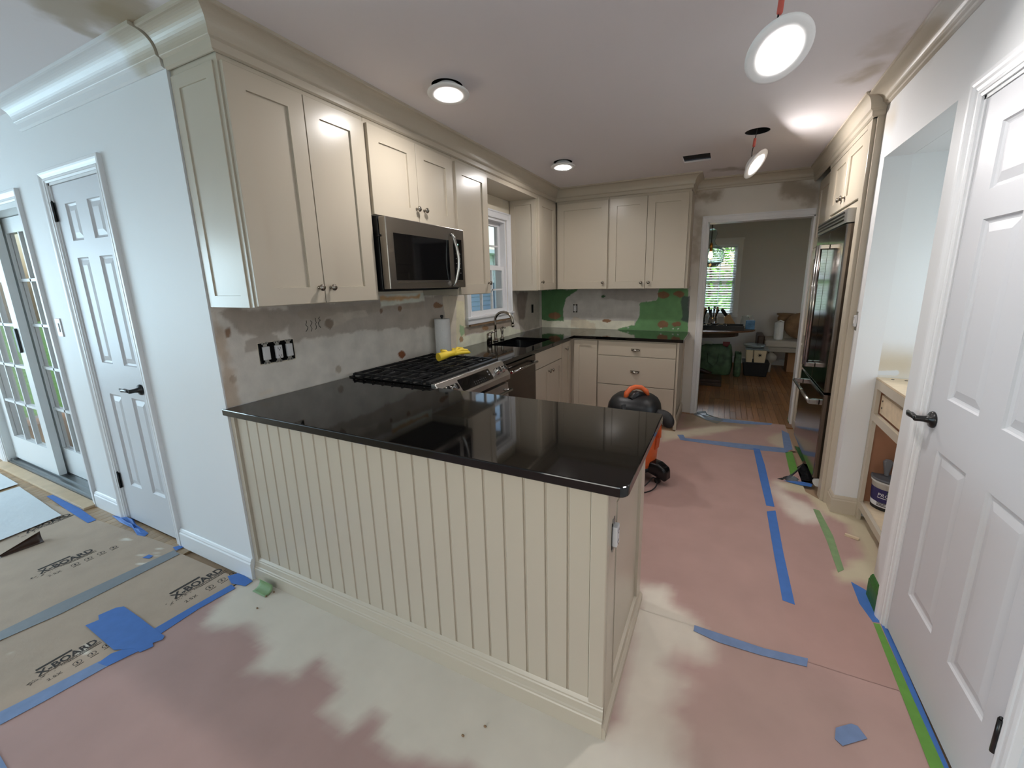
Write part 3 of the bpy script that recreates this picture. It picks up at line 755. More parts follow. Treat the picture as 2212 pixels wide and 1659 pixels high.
wallcab('wide single-door beige wall cabinet over the back counter', FB, CX+.002, .925, ZU, H, CX, [(.352, .916, .872, 1.458)])
c7 = wallcab('double-door beige wall cabinet nearest the doorway', FB, .927, 1.722, ZU, H, CX, [(.934, 1.314, 1.278, 1.452), (1.318, 1.704, 1.354, 1.452)])
MB().box(facing('+x', 1.722), YB-CX+.02, YB-.004, ZU, 2.30, 0, .006).build('side_panel', 'cab', c7)

# ------------------------------------------------------------------ microwave
mw = thing('microwave', 'stainless over-the-range microwave with black glass door', 'microwave', (.2, 1.07, 1.44))
MB().wbox(.004, .345, .705, 1.438, 1.440, 1.838).build('body', 'black_plastic', mw, bevel=.003)
FM = facing('+x', .40)
MB().box(FM, .706, 1.438, 1.446, 1.834, -.05, 0).build('door', 'steel_mw', mw, bevel=.004)
MB().box(FM, .758, 1.262, 1.495, 1.752, 0, .0015).build('door_glass', 'black_glass', mw)
MB().box(FM, 1.312, 1.408, 1.495, 1.766, 0, .0015).build('control_panel', 'black_glass', mw)
MB().box(FM, .762, 1.40, 1.482, 1.487, 0, .003).build('trim_strip', 'chrome', mw)
hp = [FM(1.287, 1.79, .004)]+[FM(1.287+.012*math.sin(PI*i/12), 1.79-.33*i/12, .018+.030*math.sin(PI*i/12)) for i in range(13)]+[FM(1.287, 1.46, .004)]
MB().tube(hp, .011, 10).build('handle', 'chrome', mw)
MB().box(FM, 1.345, 1.363, 1.722, 1.736, .0015, .0025).build('display', 'led', mw)
for i in range(5):
    mb = MB()
    for j in range(3): mb.box(FM, 1.332+j*.022, 1.344+j*.022, 1.668-i*.032, 1.672-i*.032, .0015, .0022)
    mb.build('button_row', 'skin_grey', mw)
MB().wbox(.05, .36, .74, 1.40, 1.433, 1.440).build('vent_grille', 'black_plastic', mw)
MB().cyl((.33, .703, 1.735), (.36, .703, 1.735), .006).build('latch_pin', 'black_plastic', mw)

# ------------------------------------------------------------------ base cabinets
XF = .635
def basecab(name, label, F, a0, a1, depth, fronts, z0=.10, top=ZC-.032, group='beige base cabinets'):
    t = thing(name, label, 'cabinet', F((a0+a1)/2, 0, depth/2), group)
    MB().box(F, a0, a1, z0, top, .006, depth-.020).box(F, a0, a1, .004, z0, .006, depth-.09).build('cabinet_body', 'cab', t)
    return t
SINKTOP = ZC-.24
sb = basecab('base_cabinet', 'beige sink base cabinet with false drawer and two doors', FS, 2.098, 2.735, XF, None, top=SINKTOP)
MB().box(FS, 2.098, 2.735, SINKTOP, ZC-.032, XF-.040, XF-.020).build('face_rail', 'cab', sb)
slab('drawer_front', FS, 2.104, 2.730, .722, .866, XF, sb)
for a0, a1, k in ((2.104, 2.416, 2.385), (2.419, 2.730, 2.452)): knob(FS, k, .655, XF, shaker('door', FS, a0, a1, .11, .716, XF, sb, rail=.06))
cr = basecab('corner_cabinet', 'beige corner base cabinet with folding door beside the sink base', FS, 2.737, YB-.006, XF, None)
knob(FS, 2.835, .795, XF, shaker('door', FS, 2.742, 2.985, .11, .866, XF, cr, rail=.055), .012)
FBb = facing('-y', YB); YF = YB-3.045
mb = MB().box(FBb, XF-.02, .914, .10, ZC-.032, .006, YF-.020).box(FBb, XF-.08, .914, .004, .10, .006, YF-.09); mb.build('cabinet_body', 'cab', cr)
shaker('door', FBb, .655, .908, .11, .866, YF, cr, rail=.055)
db = basecab('drawer_cabinet', 'beige three-drawer base cabinet with cup pulls by the doorway', FBb, .916, 1.70, YF, None)
for z0, z1, kz in ((.722, .866, .788), (.418, .716, .562), (.11, .412, .27)):
    cup(FBb, 1.307, kz, YF, slab('drawer', FBb, .922, 1.692, z0, z1, YF, db))
FE = facing('+x', 1.70)
shaker('end_panel', FE, YB-YF+.004, YB-.004, .0, ZC-.032, .018, db, t=.018, rail=.06)
MB().sweep(BASEP, [(1.716, YB-.004), (1.716, YB-YF)], -1).build('base_moulding', 'cab', db)
dwm = thing('dishwasher', 'dark stainless dishwasher with bar handle between range and sink', 'dishwasher', (.32, 1.79, 0))
MB().wbox(.02, XF-.03, 1.488, 2.090, .02, ZC-.034).build('body', 'black_plastic', dwm)
MB().box(FS, 1.490, 2.088, .11, .866, XF-.03, XF+.004).build('front_panel', 'steel_dark', dwm, bevel=.004)
hb = MB().cyl(FS(1.57, .815, XF+.05), FS(2.03, .815, XF+.05), .0095, n=12)
for a in (1.578, 2.022): hb.cyl(FS(a, .815, XF), FS(a, .815, XF+.05), .009, n=10)
hb = hb.build('handle', 'chrome', dwm)
MB().lathe(FS(1.57, .815, XF+.05), (0, -1, 0), [(.0125, -.02), (.0125, .006), (.0105, .008)], 14).build('end_cap', 'chrome', hb)
MB().lathe(FS(1.562, .815, XF+.05), (0, -1, 0), [(.008, .0), (.008, .0015)], 12).build('badge', 'red_badge', hb)
fs = tag(MB().wbox(.01, XF-.004, 1.455, 1.484, .004, ZC-.033).build('filler_panel', 'cab'), 'narrow beige filler panel between range and dishwasher', 'panel')

# ------------------------------------------------------------------ worktops
ct2 = MB(); SX0, SX1, SY0, SY1 = .145, .535, 2.12, 2.715
ct2 = cells(WORLD, MB(), .003, .662, 1.456, YB-.003, [(SX0, SX1, SY0, SY1)], ZC-.03, ZC)
ct2.wbox(.662, 1.755, 3.018, YB-.003, ZC-.03, ZC)
ct2 = tag(ct2.build('countertop', 'granite', bevel=.002, weld=True), 'polished black granite worktop around the sink and along the back wall', 'countertop')
pt = MB().prism(WORLD, [(-.012, -.014), (1.852, -.014)]+[(1.852+.03*math.sin(PI/2*i/5), .016-.03*math.cos(PI/2*i/5)) for i in range(1, 6)]+[(1.882, .680), (1.872, .692), (.003, .692), (.003, -.003), (-.012, -.003)], ZC-.032, ZC)
tag(pt.build('countertop', 'granite', bevel=.004), 'large polished black granite slab on the peninsula', 'countertop')
sk_ = thing('sink', 'black undermount sink set into the granite worktop', 'sink', (.34, 2.43, ZC-.2))
s = MB(); g = (SX0-.006, SX1+.006, SY0-.006, SY1+.006)
R = [[V((x, y, z)) for x, y in rr(g[0]+d, g[1]-d, g[2]+d, g[3]-d, .05-d*.2, 5)] for d, z in ((0, ZC-.031), (.004, ZC-.10), (.02, ZC-.20), (.15, ZC-.205))]
s.rings(R, cap=(False, True)); s.build('basin', 'black_gloss', sk_)
MB().lathe((.34, 2.43, ZC-.2045), (0, 0, 1), [(.045, 0), (.045, .003), (.03, .004), (.03, .001)], 18).build('drain', 'chrome', sk_)
MB().lathe((.45, 2.70, ZC-.16), (0, 1, 0), [(.028, 0), (.028, .012)], 16).build('overflow_ring', 'chrome', sk_)

fc = thing('faucet', 'brushed nickel gooseneck faucet with side lever behind the sink', 'faucet', (.085, 2.37, ZC))
MB().lathe((.085, 2.37, ZC), (0, 0, 1), [(.026, 0), (.026, .012), (.019, .018), (.016, .05), (.014, .10), (.012, .12)], 18).build('base', 'nickel', fc)
g = [V((.085, 2.37, ZC+.1)), V((.085, 2.37, ZC+.17))]+[V((.085+.095*(1-math.cos(t)), 2.37, ZC+.20+.085*math.sin(t))) for t in [PI*i/10*1.02 for i in range(11)]]+[V((.277, 2.37, ZC+.165))]
MB().tube(g, [.0125]*len(g[:-2])+[.0125, .0125], 12).build('spout', 'nickel', fc)
MB().cyl((.277, 2.37, ZC+.172), (.279, 2.37, ZC+.148), .0145, n=14).build('spout_tip', 'nickel', fc)
lv = thing('mixer_valve', 'brushed nickel single-lever handle left of the gooseneck faucet', 'faucet handle', (.09, 2.245, ZC))
MB().lathe((.09, 2.245, ZC), (0, 0, 1), [(.026, 0), (.026, .06), (.024, .085), (.014, .095)], 18).build('handle_body', 'nickel', lv)
MB().tube([(.09, 2.245, ZC+.088), (.11, 2.26, ZC+.10), (.15, 2.29, ZC+.112)], [.011, .009, .005], 10).build('lever', 'nickel', lv)
sp = thing('side_sprayer', 'small brushed nickel sprayer right of the gooseneck faucet', 'sprayer', (.085, 2.50, ZC))
MB().lathe((.085, 2.50, ZC), (0, 0, 1), [(.022, 0), (.020, .02), (.012, .03), (.011, .06), (.016, .09), (.014, .115), (.008, .12)], 16).build('sprayer_body', 'nickel', sp)
MB().tube([(.085, 2.5, ZC+.112), (.10, 2.5, ZC+.126), (.125, 2.5, ZC+.118)], [.009, .010, .007], 10).build('spray_head', 'nickel', sp)

# ------------------------------------------------------------------ peninsula
pn = thing('peninsula', 'beige beadboard peninsula carrying the black granite slab', 'peninsula', (.93, .33, 0))
XE = 1.822; YP = .016
MB().wbox(.006, XE-.014, YP+.012, .655, .0, ZC-.034).build('cabinet_body', 'cab', pn)
NB = 23; bw = (XE-.052-.03)/NB
bmesh0 = None
for i in range(NB):
    a = .030+i*bw
    prof = [(0, 0), (0, .004), (.0025, .0065), (.006, .004), (.0075, .0068), (.010, .008), (bw-.0022, .008), (bw-.0005, .004), (bw-.0005, 0)]
    if bmesh0 is None:
        mb = MB(); F_ = Fr((0, YP+.012, 0), (1, 0, 0), (0, -1, 0), (0, 0, 1))
        R = [[F_(a+x, y, z) for x, y in prof] for z in (.09, ZC-.034)]
        bmesh0 = mb.rings(R, smooth=False).build('bead_board', 'cab', pn)
    else:
        o = bmesh0.copy(); COL.objects.link(o); o.parent = pn; o.location = V((i*bw, 0, 0)); ROOT[o.name] = ROOT[bmesh0.name]
MB().wbox(.002, .029, YP-.006, YP+.012, .0, ZC-.034).build('scribe_strip', 'cab', pn)
MB().wbox(XE-.052, XE+.000, YP-.002, YP+.02, .0, ZC-.034).build('corner_post', 'cab', pn, bevel=.004)
FEp = facing('+x', XE-.014)
ep = shaker('end_panel', FEp, YP+.020, .655, .0, ZC-.034, .014, pn, t=.014, rail=.088, rec=.009, groove=.010)
for a0, a1 in ((.76, 1.268), (1.274, 1.786)): shaker('door', facing('+y', .655), a0, a1, .11, .866, .019, pn, rail=.06)
PB = [(-.001, 0), (.024, 0), (.024, .062), (.021, .066), (.021, .072), (.017, .076), (.014, .090), (.013, .098), (.010, .102), (.010, .108), (.005, .114), (.002, .118), (-.001, .118)]
MB().sweep(PB, [(.003, YP+.006), (XE, YP+.006)]).build('front_base_moulding', 'cab', pn)
MB().sweep([(-.001, 0), (.012, 0), (.012, .035), (.004, .045), (-.001, .045)], [(XE, YP-.016), (XE, .66)]).build('end_base_moulding', 'cab', pn)

def spl(pts, k=6):
    P_ = [V(p) for p in pts]; out = []
    for i in range(len(P_)-1):
        a, b, c, d = P_[max(i-1, 0)], P_[i], P_[i+1], P_[min(i+2, len(P_)-1)]
        for j in range(k):
            t = j/k; out.append(.5*((2*b)+(c-a)*t+(2*a-5*b+4*c-d)*t*t+(3*b-a-3*c+d)*t**3))
    return out+[P_[-1]]

# ------------------------------------------------------------------ range
rg = thing('gas_range', 'stainless slide-in gas range with black iron grates', 'range', (.35, 1.07, 0))
RY0, RY1 = .697, 1.450; ZR = .918
MB().wbox(.02, .635, RY0, RY1, .02, .900).build('body', 'steel_dark', rg)
MB().wbox(.012, .640, RY0-.004, RY1+.004, ZC+.001, ZC+.008).build('cooktop', 'black_gloss', rg, bevel=.002)
# sloping control panel
prof = [(.640, .895), (.640, .926), (.668, .928), (.735, .835), (.735, .80), (.64, .80)]
cp = MB(); cp.rings([[V((x, y, z)) for x, z in prof] for y in (RY0, RY1)], smooth=False); cp.build('control_panel', 'steel', rg, bevel=.003)
n_ = V((.093, 0, .067)).normalized(); d_ = V((.067, 0, -.093)).normalized()
FP = Fr(V((.668, 0, .928)), (0, 1, 0), d_, n_)
MB().prism(FP, rr(.885, 1.235, .022, .098, .008), 0, .0015).build('display_glass', 'black_glass', rg)
MB().prism(FP, rr(.882, 1.242, .019, .101, .010), -.001, .0008).build('display_bezel', 'chrome', rg)
mb = MB()
for j in range(7):
    for i in range(2): mb.box(FP, 1.02+j*.022, 1.026+j*.022, .070+i*.014, .0725+i*.014, .0015, .002)
mb.box(FP, 1.205, 1.219, .034, .046, .0015, .002); mb.box(FP, 1.205, 1.217, .056, .066, .0015, .002)
mb.build('touch_marks', 'skin_grey', rg)
for a in (.738, .812, 1.308, 1.384):
    k = MB().lathe(FP(a, .062, 0), n_, [(.026, 0), (.026, .008), (.021, .010), (.022, .032), (.020, .036)], 20).build('knob', 'chrome', rg)
    MB().box(Fr(FP(a, .062, 0), FP.U, FP.W, FP.N), -.009, .009, -.018, .018, .036, .040).build('knob_grip', 'black_gloss', k, bevel=.003)
FO = facing('+x', .70)
od = MB().box(FO, RY0+.006, RY1-.006, .13, .775, -.06, .02).build('oven_door', 'steel', rg, bevel=.004)
MB().box(FO, RY0+.10, RY1-.10, .26, .66, .02, .022).build('oven_glass', 'black_glass', od)
hb = MB().cyl(FO(RY0+.05, .735, .07), FO(RY1-.05, .735, .07), .011, n=12)
for a in (RY0+.07, RY1-.07): hb.cyl(FO(a, .735, .02), FO(a, .735, .07), .009, n=10)
hb.build('oven_handle', 'chrome', od)
MB().wbox(.05, .66, RY0+.01, RY1-.01, .02, .12).build('kick_plate', 'black_plastic', rg)
# burners and grates
for x, y, r in ((.18, .86, .045), (.47, .86, .05), (.32, 1.07, .055), (.18, 1.29, .045), (.47, 1.29, .05)):
    MB().lathe((x, y, ZC+.008), (0, 0, 1), [(r, 0), (r, .008), (r*.7, .010), (r*.7, .016), (r*.3, .017)], 20).build('burner', 'iron', rg)
GZ0, GZ1 = ZC+.012, ZC+.030
def bar(mb, x0, y0, x1, y1, w=.011, z0=GZ0+.004, z1=GZ1):
    d = V((x1-x0, y1-y0, 0)).normalized(); n = V((-d.y, d.x, 0)); F = Fr((x0, y0, 0), d, n, (0, 0, 1)); L = math.hypot(x1-x0, y1-y0)
    mb.rings([[F(t, -w/2, z0), F(t, w/2, z0), F(t, w*.35, z1), F(t, -w*.35, z1)] for t in (0, L)], smooth=False)
for k in range(2):
    y0 = RY0-.006+k*.384; y1 = y0+.380; mb = MB()
    for i in range(8):
        x = .055+i*.0755
        bar(mb, x, y0, x, y0+.150 if i % 2 else y1); 
        if i % 2: bar(mb, x, y1-.150, x, y1)
        for yy in (y0, y1): mb.wbox(x-.005, x+.005, yy-.006, yy+.006, ZC+.006, GZ0+.006)
    for yy in (y0+.02, (y0+y1)/2, y1-.02): bar(mb, .045, yy, .592, yy)
    mb.build('grate', 'iron', rg)
    MB().wbox(.604, .638, y0+.004, y1-.002, ZC+.009, ZC+.026).build('grate_front_rail', 'iron', rg, bevel=.004)

# gloves, paper towels
gl = thing('rubber_gloves', 'yellow rubber gloves lying on the range grates', 'gloves', (.36, 1.33, GZ1))
z = GZ1+.026
G = lambda x, y, dz=0: V((x, y, z+dz))
MB().tube([G(.30, 1.205), G(.315, 1.255, .004), G(.325, 1.305, .008), G(.345, 1.345, .012)], [.030, .027, .020, .022], 12).build('glove_cuff', 'yellow_rubber', gl)
for k, (a, b, c) in enumerate((((.335, 1.335, .012), (.30, 1.385, .026), (.29, 1.43, .014)), ((.345, 1.34, .016), (.325, 1.40, .034), (.33, 1.455, .024)), ((.35, 1.34, .012), (.355, 1.40, .024), (.375, 1.45, .014)), ((.35, 1.33, .006), (.38, 1.38, .010), (.405, 1.43, .004)), ((.32, 1.29, .010), (.285, 1.31, .024), (.275, 1.275, .034)))):
    MB().tube([G(*a), G(*b), G(*c), G(c[0]+.006, c[1]+.01, c[2]-.004)], [.013, .013, .011, .004], 8).build('glove_finger', 'yellow_rubber', gl)
pt_ = thing('paper_towel_roll', 'white paper towel roll standing on the worktop beside the range', 'paper towel', (.09, 1.545, ZC))
MB().lathe((.09, 1.545, ZC), (0, 0, 1), [(.07, 0), (.07, .008), (.02, .010)], 24).build('holder_base', 'black_metal', pt_)
MB().lathe((.09, 1.545, ZC+.011), (0, 0, 1), [(.058, 0), (.060, .01), (.060, .27), (.058, .279), (.02, .28)], 28).build('towel_roll', 'paper_towel', pt_)
MB().lathe((.09, 1.545, ZC+.28), (0, 0, 1), [(.007, 0), (.007, .02), (.013, .024), (.013, .036), (.006, .04)], 12).build('holder_post', 'black_metal', pt_)

# ------------------------------------------------------------------ electrical
def strap(F, a, b, c, parent):
    for s in (1, -1):
        mb = MB(); mb.box(F, a-.010, a+.010, b+s*.034, b+s*.052, c, c+.002)
        for q in (-1, 1): mb.lathe(F(a+q*.010, b+s*.050, c), F.N, [(.0065, 0), (.0065, .002)], 8)
        mb.build('mounting_strap', 'ivory_metal', parent)
def rocker(F, a, b, c, parent):
    d = MB().box(F, a-.0165, a+.0165, b-.0335, b+.0335, c, c+.012).build('switch_body', 'white_plastic', parent, bevel=.002)
    MB().box(F, a-.0135, a+.0135, b-.030, b+.030, c+.012, c+.015).build('rocker', 'white_plastic', d, bevel=.001); strap(F, a, b, c, parent)
def recept(F, a, b, c, parent, z=.016):
    d = MB().box(F, a-.0168, a+.0168, b-.034, b+.034, c, c+z).build('receptacle', 'white_plastic', parent, bevel=.003)
    mb = MB()
    for s in (1, -1):
        for q in (-.006, .006): mb.box(F, a+q-.001, a+q+.001, b+s*.019-.004, b+s*.019+.004, c+z, c+z+.0006)
        mb.lathe(F(a, b+s*.019-.010, c+z), F.N, [(.0025, 0), (.0025, .0006)], 8)
    mb.build('slot', 'dark_hole', d); strap(F, a, b, c, parent)
eb = thing('switch_box', 'uncovered three-gang box with two switches and an outlet', 'switch', (.0, .278, 1.09))
cells(FS, MB(), .187, .370, 1.090, 1.194, [(.192, .365, 1.095, 1.189)], -.05, .003).box(FS, .187, .370, 1.09, 1.194, -.06, -.05).build('wall_box', 'dark_hole', eb)
rocker(FS, .218, 1.142, .004, eb); recept(FS, .2785, 1.142, .006, eb); rocker(FS, .339, 1.142, .004, eb)
ob = thing('wall_outlet', 'uncovered white outlet on the back wall above the counter', 'outlet', (.4475, YB, 1.10))
MB().box(FB, .422, .473, 1.103, 1.207, -.05, .002).build('wall_box', 'dark_hole', ob); recept(FB, .4475, 1.155, .003, ob, .012)
oc = thing('open_box', 'empty electrical box on the side wall near the corner', 'electrical box', (0, 3.402, 1.11))
cells(FS, MB(), 3.377, 3.428, 1.112, 1.213, [(3.384, 3.421, 1.12, 1.205)], -.05, .004).build('box_rim', 'black_plastic', oc); MB().box(FS, 3.38, 3.424, 1.115, 1.21, -.05, -.045).build('box_back', 'ivory_metal', oc)
oe = thing('peninsula_outlet', 'white outlet without plate on the end of the peninsula', 'outlet', (XE, .075, .66))
recept(FEp, .086, .70, .0145, oe, .016)
MB().box(FEp, .066, .106, .655, .745, .012, .0148).build('wall_box', 'dark_hole', oe)
orr = thing('side_outlet', 'uncovered white outlet on the strip of wall beside the refrigerator', 'outlet', (XR, 1.985, 1.16))
recept(FRt, 1.985, 1.215, .001, orr, .012)
ls = thing('light_switch', 'white light switch with plate left of the closet door', 'switch', (-1.655, 0, 1.18))
MB().box(FW, -1.690, -1.620, 1.185, 1.299, 0, .006).build('switch_plate', 'white_plastic', ls, bevel=.002); MB().box(FW, -1.667, -1.643, 1.215, 1.269, .006, .010).build('rocker', 'white_plastic', ls, bevel=.001)

# ------------------------------------------------------------------ refrigerator wall
fr = thing('refrigerator', 'tall stainless french-door refrigerator with pro handles', 'refrigerator', (3.05, 2.60, 0))
FY0, FY1, FXF = 2.150, 3.045, 2.725
MB().wbox(FXF+.065, 3.46, FY0+.005, FY1-.005, .03, 1.80).build('body', 'steel_dark', fr)
FF = facing('-x', FXF)
gr_ = MB().box(FF, FY0, FY1, 1.800, 1.885, -.07, .004).build('top_grille', 'steel', fr, bevel=.003)
for i in range(3): MB().box(FF, FY0+.06, FY1-.02, 1.816+i*.022, 1.826+i*.022, .004, .009).build('louver', 'steel_dark', gr_)
ym = (FY0+FY1)/2
for a0, a1, hx in ((FY0, ym-.002, ym-.045), (ym+.002, FY1, ym+.045)):
    d = MB().box(FF, a0, a1, .720, 1.795, -.065, 0).build('fridge_door', 'fridge_steel', fr, bevel=.005)
    hb = MB().cyl(FF(hx, .82, .055), FF(hx, 1.70, .055), .0125, n=14)
    hb.build('door_handle', 'chrome', d)
    for z in (.835, 1.685): MB().box(FF, hx-.014, hx+.014, z-.016, z+.016, 0, .058).build('handle_mount', 'chrome', d, bevel=.004)
d = MB().box(FF, FY0, FY1, .105, .705, -.065, 0).build('freezer_drawer', 'fridge_steel', fr, bevel=.005)
MB().cyl(FF(FY0+.10, .625, .058), FF(FY1-.10, .625, .058), .0125, n=14).build('drawer_handle', 'chrome', d)
for a in (FY0+.115, FY1-.115): MB().box(FF, a-.016, a+.016, .607, .643, 0, .06).build('handle_mount', 'chrome', d, bevel=.004)
MB().box(FF, FY0+.02, FY1-.02, .03, .10, -.10, -.05).build('toe_grille', 'black_plastic', fr)
MB().lathe((FXF+.035, FY0-.002, .075), (0, 1, 0), [(.028, 0), (.028, .03), (.018, .034)], 16).build('roller_foot', 'pail_white', fr)
EN = 2.757
en = thing('fridge_enclosure', 'beige panels and double-door cabinet surrounding the refrigerator', 'cabinet', (3.1, 2.55, 0))
MB().wbox(EN, XR+.7, 2.035, 2.115, .0, H-.115).build('near_panel', 'cab', en, bevel=.002)
MB().wbox(EN+.018, XR+.02, 2.012, 2.035, .0, H-.115).build('filler_strip', 'cab', en)
MB().wbox(EN+.02, XR+.7, 2.117, 3.055, 1.93, H-.115).build('cabinet_body', 'cab', en)
MB().wbox(EN+.015, EN+.035, 2.117, 3.06, 1.888, 1.928).build('bottom_rail', 'cab', en)
FN = facing('-x', EN)
for a0, a1, k in ((2.112, 2.498, 2.455), (2.502, 2.888, 2.545)):
    d = shaker('door', FN, a0, a1, 1.932, 2.30, .0, en, rail=.062); knob(FN, k, 1.99, 0, d)
MB().wbox(EN, EN+.02, 2.116, 3.075, 2.303, H-.10).build('frieze', 'cab', en)
MB().wbox(EN+.004, EN+.02, 2.89, 3.075, 1.90, 2.302).build('stile', 'cab', en)
FPn = facing('-x', 2.79)
MB().wbox(2.80, XR+.7, 3.075, YB-.004, 0, H-.115).build('pantry_body', 'cab', en)
for b0, b1 in ((.0, .83), (.85, 1.72), (1.74, 2.32)): shaker('pantry_panel', FPn, 3.08, YB-.03, b0, b1, 0, en, rail=.085)

# ------------------------------------------------------------------ desk nook
DX = 2.92
dk = thing('desk_cabinet', 'unfinished birch desk cabinet with open front in the nook', 'cabinet', (3.2, 1.52, 0))
FD = facing('-x', DX); DY0, DY1 = NK[0]+.006, NK[1]-.006
MB().box(FD, DY1-.045, DY1, 0.0, .885, -.02, 0).build('stile', 'cab', dk); MB().box(FD, DY0, DY0+.045, 0.0, .885, -.02, 0).build('stile', 'cab', dk)
MB().box(FD, DY0+.045, DY1-.045, .835, .885, -.02, 0).build('top_rail', 'cab', dk); MB().box(FD, DY0+.045, DY1-.045, .645, .69, -.02, 0).build('middle_rail', 'cab', dk)
MB().box(FD, DY0+.045, DY1-.045, .085, .125, -.02, 0).build('bottom_rail', 'cab', dk); MB().box(FD, DY0, DY1, .0, .085, -.085, -.06).build('toe_kick', 'cab', dk)
dd = MB().box(FD, DY0+.06, DY1-.062, .70, .805, -.05, -.022).build('drawer_box', 'birch', dk)
MB().lathe(FD(DY1-.085, .775, -.022), FD.N, [(.006, 0), (.006, .0008)], 10).build('screw_hole', 'dark_hole', dd); MB().lathe(FD(DY1-.085, .735, -.022), FD.N, [(.006, 0), (.006, .0008)], 10).build('screw_hole', 'dark_hole', dd)
MB().wbox(DX+.02, 3.49, DY1-.018, DY1, .085, .885).wbox(DX+.02, 3.49, DY0, DY0+.018, .085, .885).wbox(3.48, 3.495, DY0, DY1, .1, .88).build('carcass', 'plywood_brown', dk)
MB().wbox(DX+.02, 3.48, DY0+.018, DY1-.018, .105, .12).build('cabinet_floor', 'birch', dk)
cells(WORLD, MB(), DX, 3.49, DY0, DY1, [(DX+.20, 3.40, DY0+.1, DY1-.10)], .885, .897).build('top_web', 'birch', dk, bevel=.001)
for x, y in ((DX+.06, DY1-.05), (DX+.12, DY1-.05)): MB().lathe((x, y, .897), (0, 0, 1), [(.008, 0), (.008, .0008)], 10).build('screw_hole', 'dark_hole', dk)
# pail
pc = at(1912, 1096, 'z', .12); pc = V((pc.x, pc.y, .12))
pa = thing('compound_pail', 'white pail with purple label and grey lid inside the desk cabinet', 'pail', pc)
MB().lathe(pc, (0, 0, 1), [(.060, 0), (.072, .004), (.080, .165), (.086, .168), (.086, .182), (.08, .184)], 30).build('pail_body', 'pail_white', pa)
MB().lathe(pc+V((0, 0, .182)), (0, 0, 1), [(.088, 0), (.090, .006), (.086, .014), (.080, .010), (.01, .010)], 30).build('lid', 'lid_grey', pa)
MB().lathe(pc, (0, 0, 1), [(.0744, .035), (.0793, .135)], 30, cap=(False, False)).build('label_band', 'pail_label', pa)
MB().lathe(pc, (0, 0, 1), [(.0725, .003), (.0734, .022)], 30, cap=(False, False)).build('label_foot', 'rubber_dark', pa)
MB().lathe(pc, (0, 0, 1), [(.0742, .024), (.0756, .062)], 30, cap=(False, False)).build('label_lower', 'print_white', pa)
aim = math.atan2(CAM.y-pc.y, CAM.x-pc.x)-.25
tan = V((-math.sin(aim), math.cos(aim), 0)); out = V((math.cos(aim), math.sin(aim), 0))
class Cyl(Fr):
    def __init__(s, c, r, a0): s.c = V(c); s.r = r; s.a0 = a0
    def __call__(s, a, b, c=0):
        t = s.a0+a/s.r; return s.c+V((math.cos(t)*(s.r+c), math.sin(t)*(s.r+c), b))
text_mesh('PRO', .030, Cyl(pc+V((0, 0, .090)), .0785, aim-.33), .001, 'print_white', 'print', pa, .15)
for zz, wd in ((.080, .045), (.048, .05), (.040, .04), (.032, .05)):
    Fc = Cyl(pc+V((0, 0, zz)), .0735+zz*.043, aim-.32); mb = MB()
    mb.rings([[Fc(wd*i/6, 0, .0018) for i in range(7)], [Fc(wd*i/6, .004, .0018) for i in range(7)]], closed=False, smooth=False)
    mb.build('print_bar', 'print_white' if zz > .07 else 'ink', pa)
mb = MB(); Fc = Cyl(pc+V((0, 0, .115)), .0795, aim+.25); mb.add([Fc(0, 0, .001), Fc(.03, 0, .001), Fc(.03, .014, .001), Fc(0, .014, .001)], [(0, 1, 2, 3)]); mb.build('green_mark', 'print_green', pa)
tr = tag(MB().rings([[V((x+pc.x-.015, y+pc.y+.02, z)) for x, y in rr(-w, w, -.012, .012, .008)] for w, z in ((.010, .3165), (.014, .345), (.020, .375), (.024, .40), (.014, .412))], smooth=False).build('trowel_handle', 'skin_grey'), 'grey plastic tool handle standing on the pail lid', 'tool')
sc_ = at(1840, 1160, 'z', .008)
Fs = Fr((sc_.x, sc_.y, .0), V((.9, -.35, 0)).normalized(), V((.35, .9, 0)).normalized(), (0, 0, 1))
tag(MB().box(Fs, -.032, .032, -.008, .008, .004, .016).build('wood_scrap', 'birch'), 'small pale wood scrap on the floor before the nook', 'wood scrap')

# ------------------------------------------------------------------ shop vacuum
vc = V((1.525, 1.93, 0))
va = thing('shop_vacuum', 'orange and black wet dry shop vacuum behind the peninsula', 'vacuum', vc)
dr = [(.150, .105), (.172, .115), (.178, .16), (.190, .35), (.196, .425), (.202, .43), (.202, .445)]
dm = MB().lathe(vc, (0, 0, 1), dr, 36).build('drum', 'orange', va)
for t in (-.25, 1.6, 3.2, 4.6):
    o = V((math.cos(t), math.sin(t), 0)); s = V((-o.y, o.x, 0)); F = Fr(vc, o, s, (0, 0, 1))
    MB().rings([[F(.185, -.03, .26), F(.192, -.03, .26), F(.192, .03, .26), F(.185, .03, .26)], [F(.19, -.03, .40), F(.205, -.03, .40), F(.205, .03, .40), F(.19, .03, .40)]], smooth=False).build('drum_rib', 'orange_dark', dm)
MB().lathe(vc, (0, 0, 1), [(.207, .43), (.209, .45), (.207, .475), (.195, .482)], 36).build('rim', 'black_plastic', va)
R = []
for h, r, sx, sy in ((.475, .195, 1, 1), (.53, .193, 1, 1), (.575, .186, 1, 1), (.61, .168, 1.0, .98), (.636, .13, 1.04, .95), (.648, .07, 1.1, .9)):
    R.append([vc+V((r*sx*math.copysign(abs(math.cos(2*PI*j/28))**.7, math.cos(2*PI*j/28)), r*sy*math.copysign(abs(math.sin(2*PI*j/28))**.8, math.sin(2*PI*j/28)), h)) for j in range(28)])
lid = MB().rings(R).build('motor_head', 'black_plastic', va)
o = V((.45, -.89, 0)).normalized(); s = V((.89, .45, 0)).normalized()
FV = Fr(vc, s, (0, 0, 1), o)     # faces the camera
ho = MB()
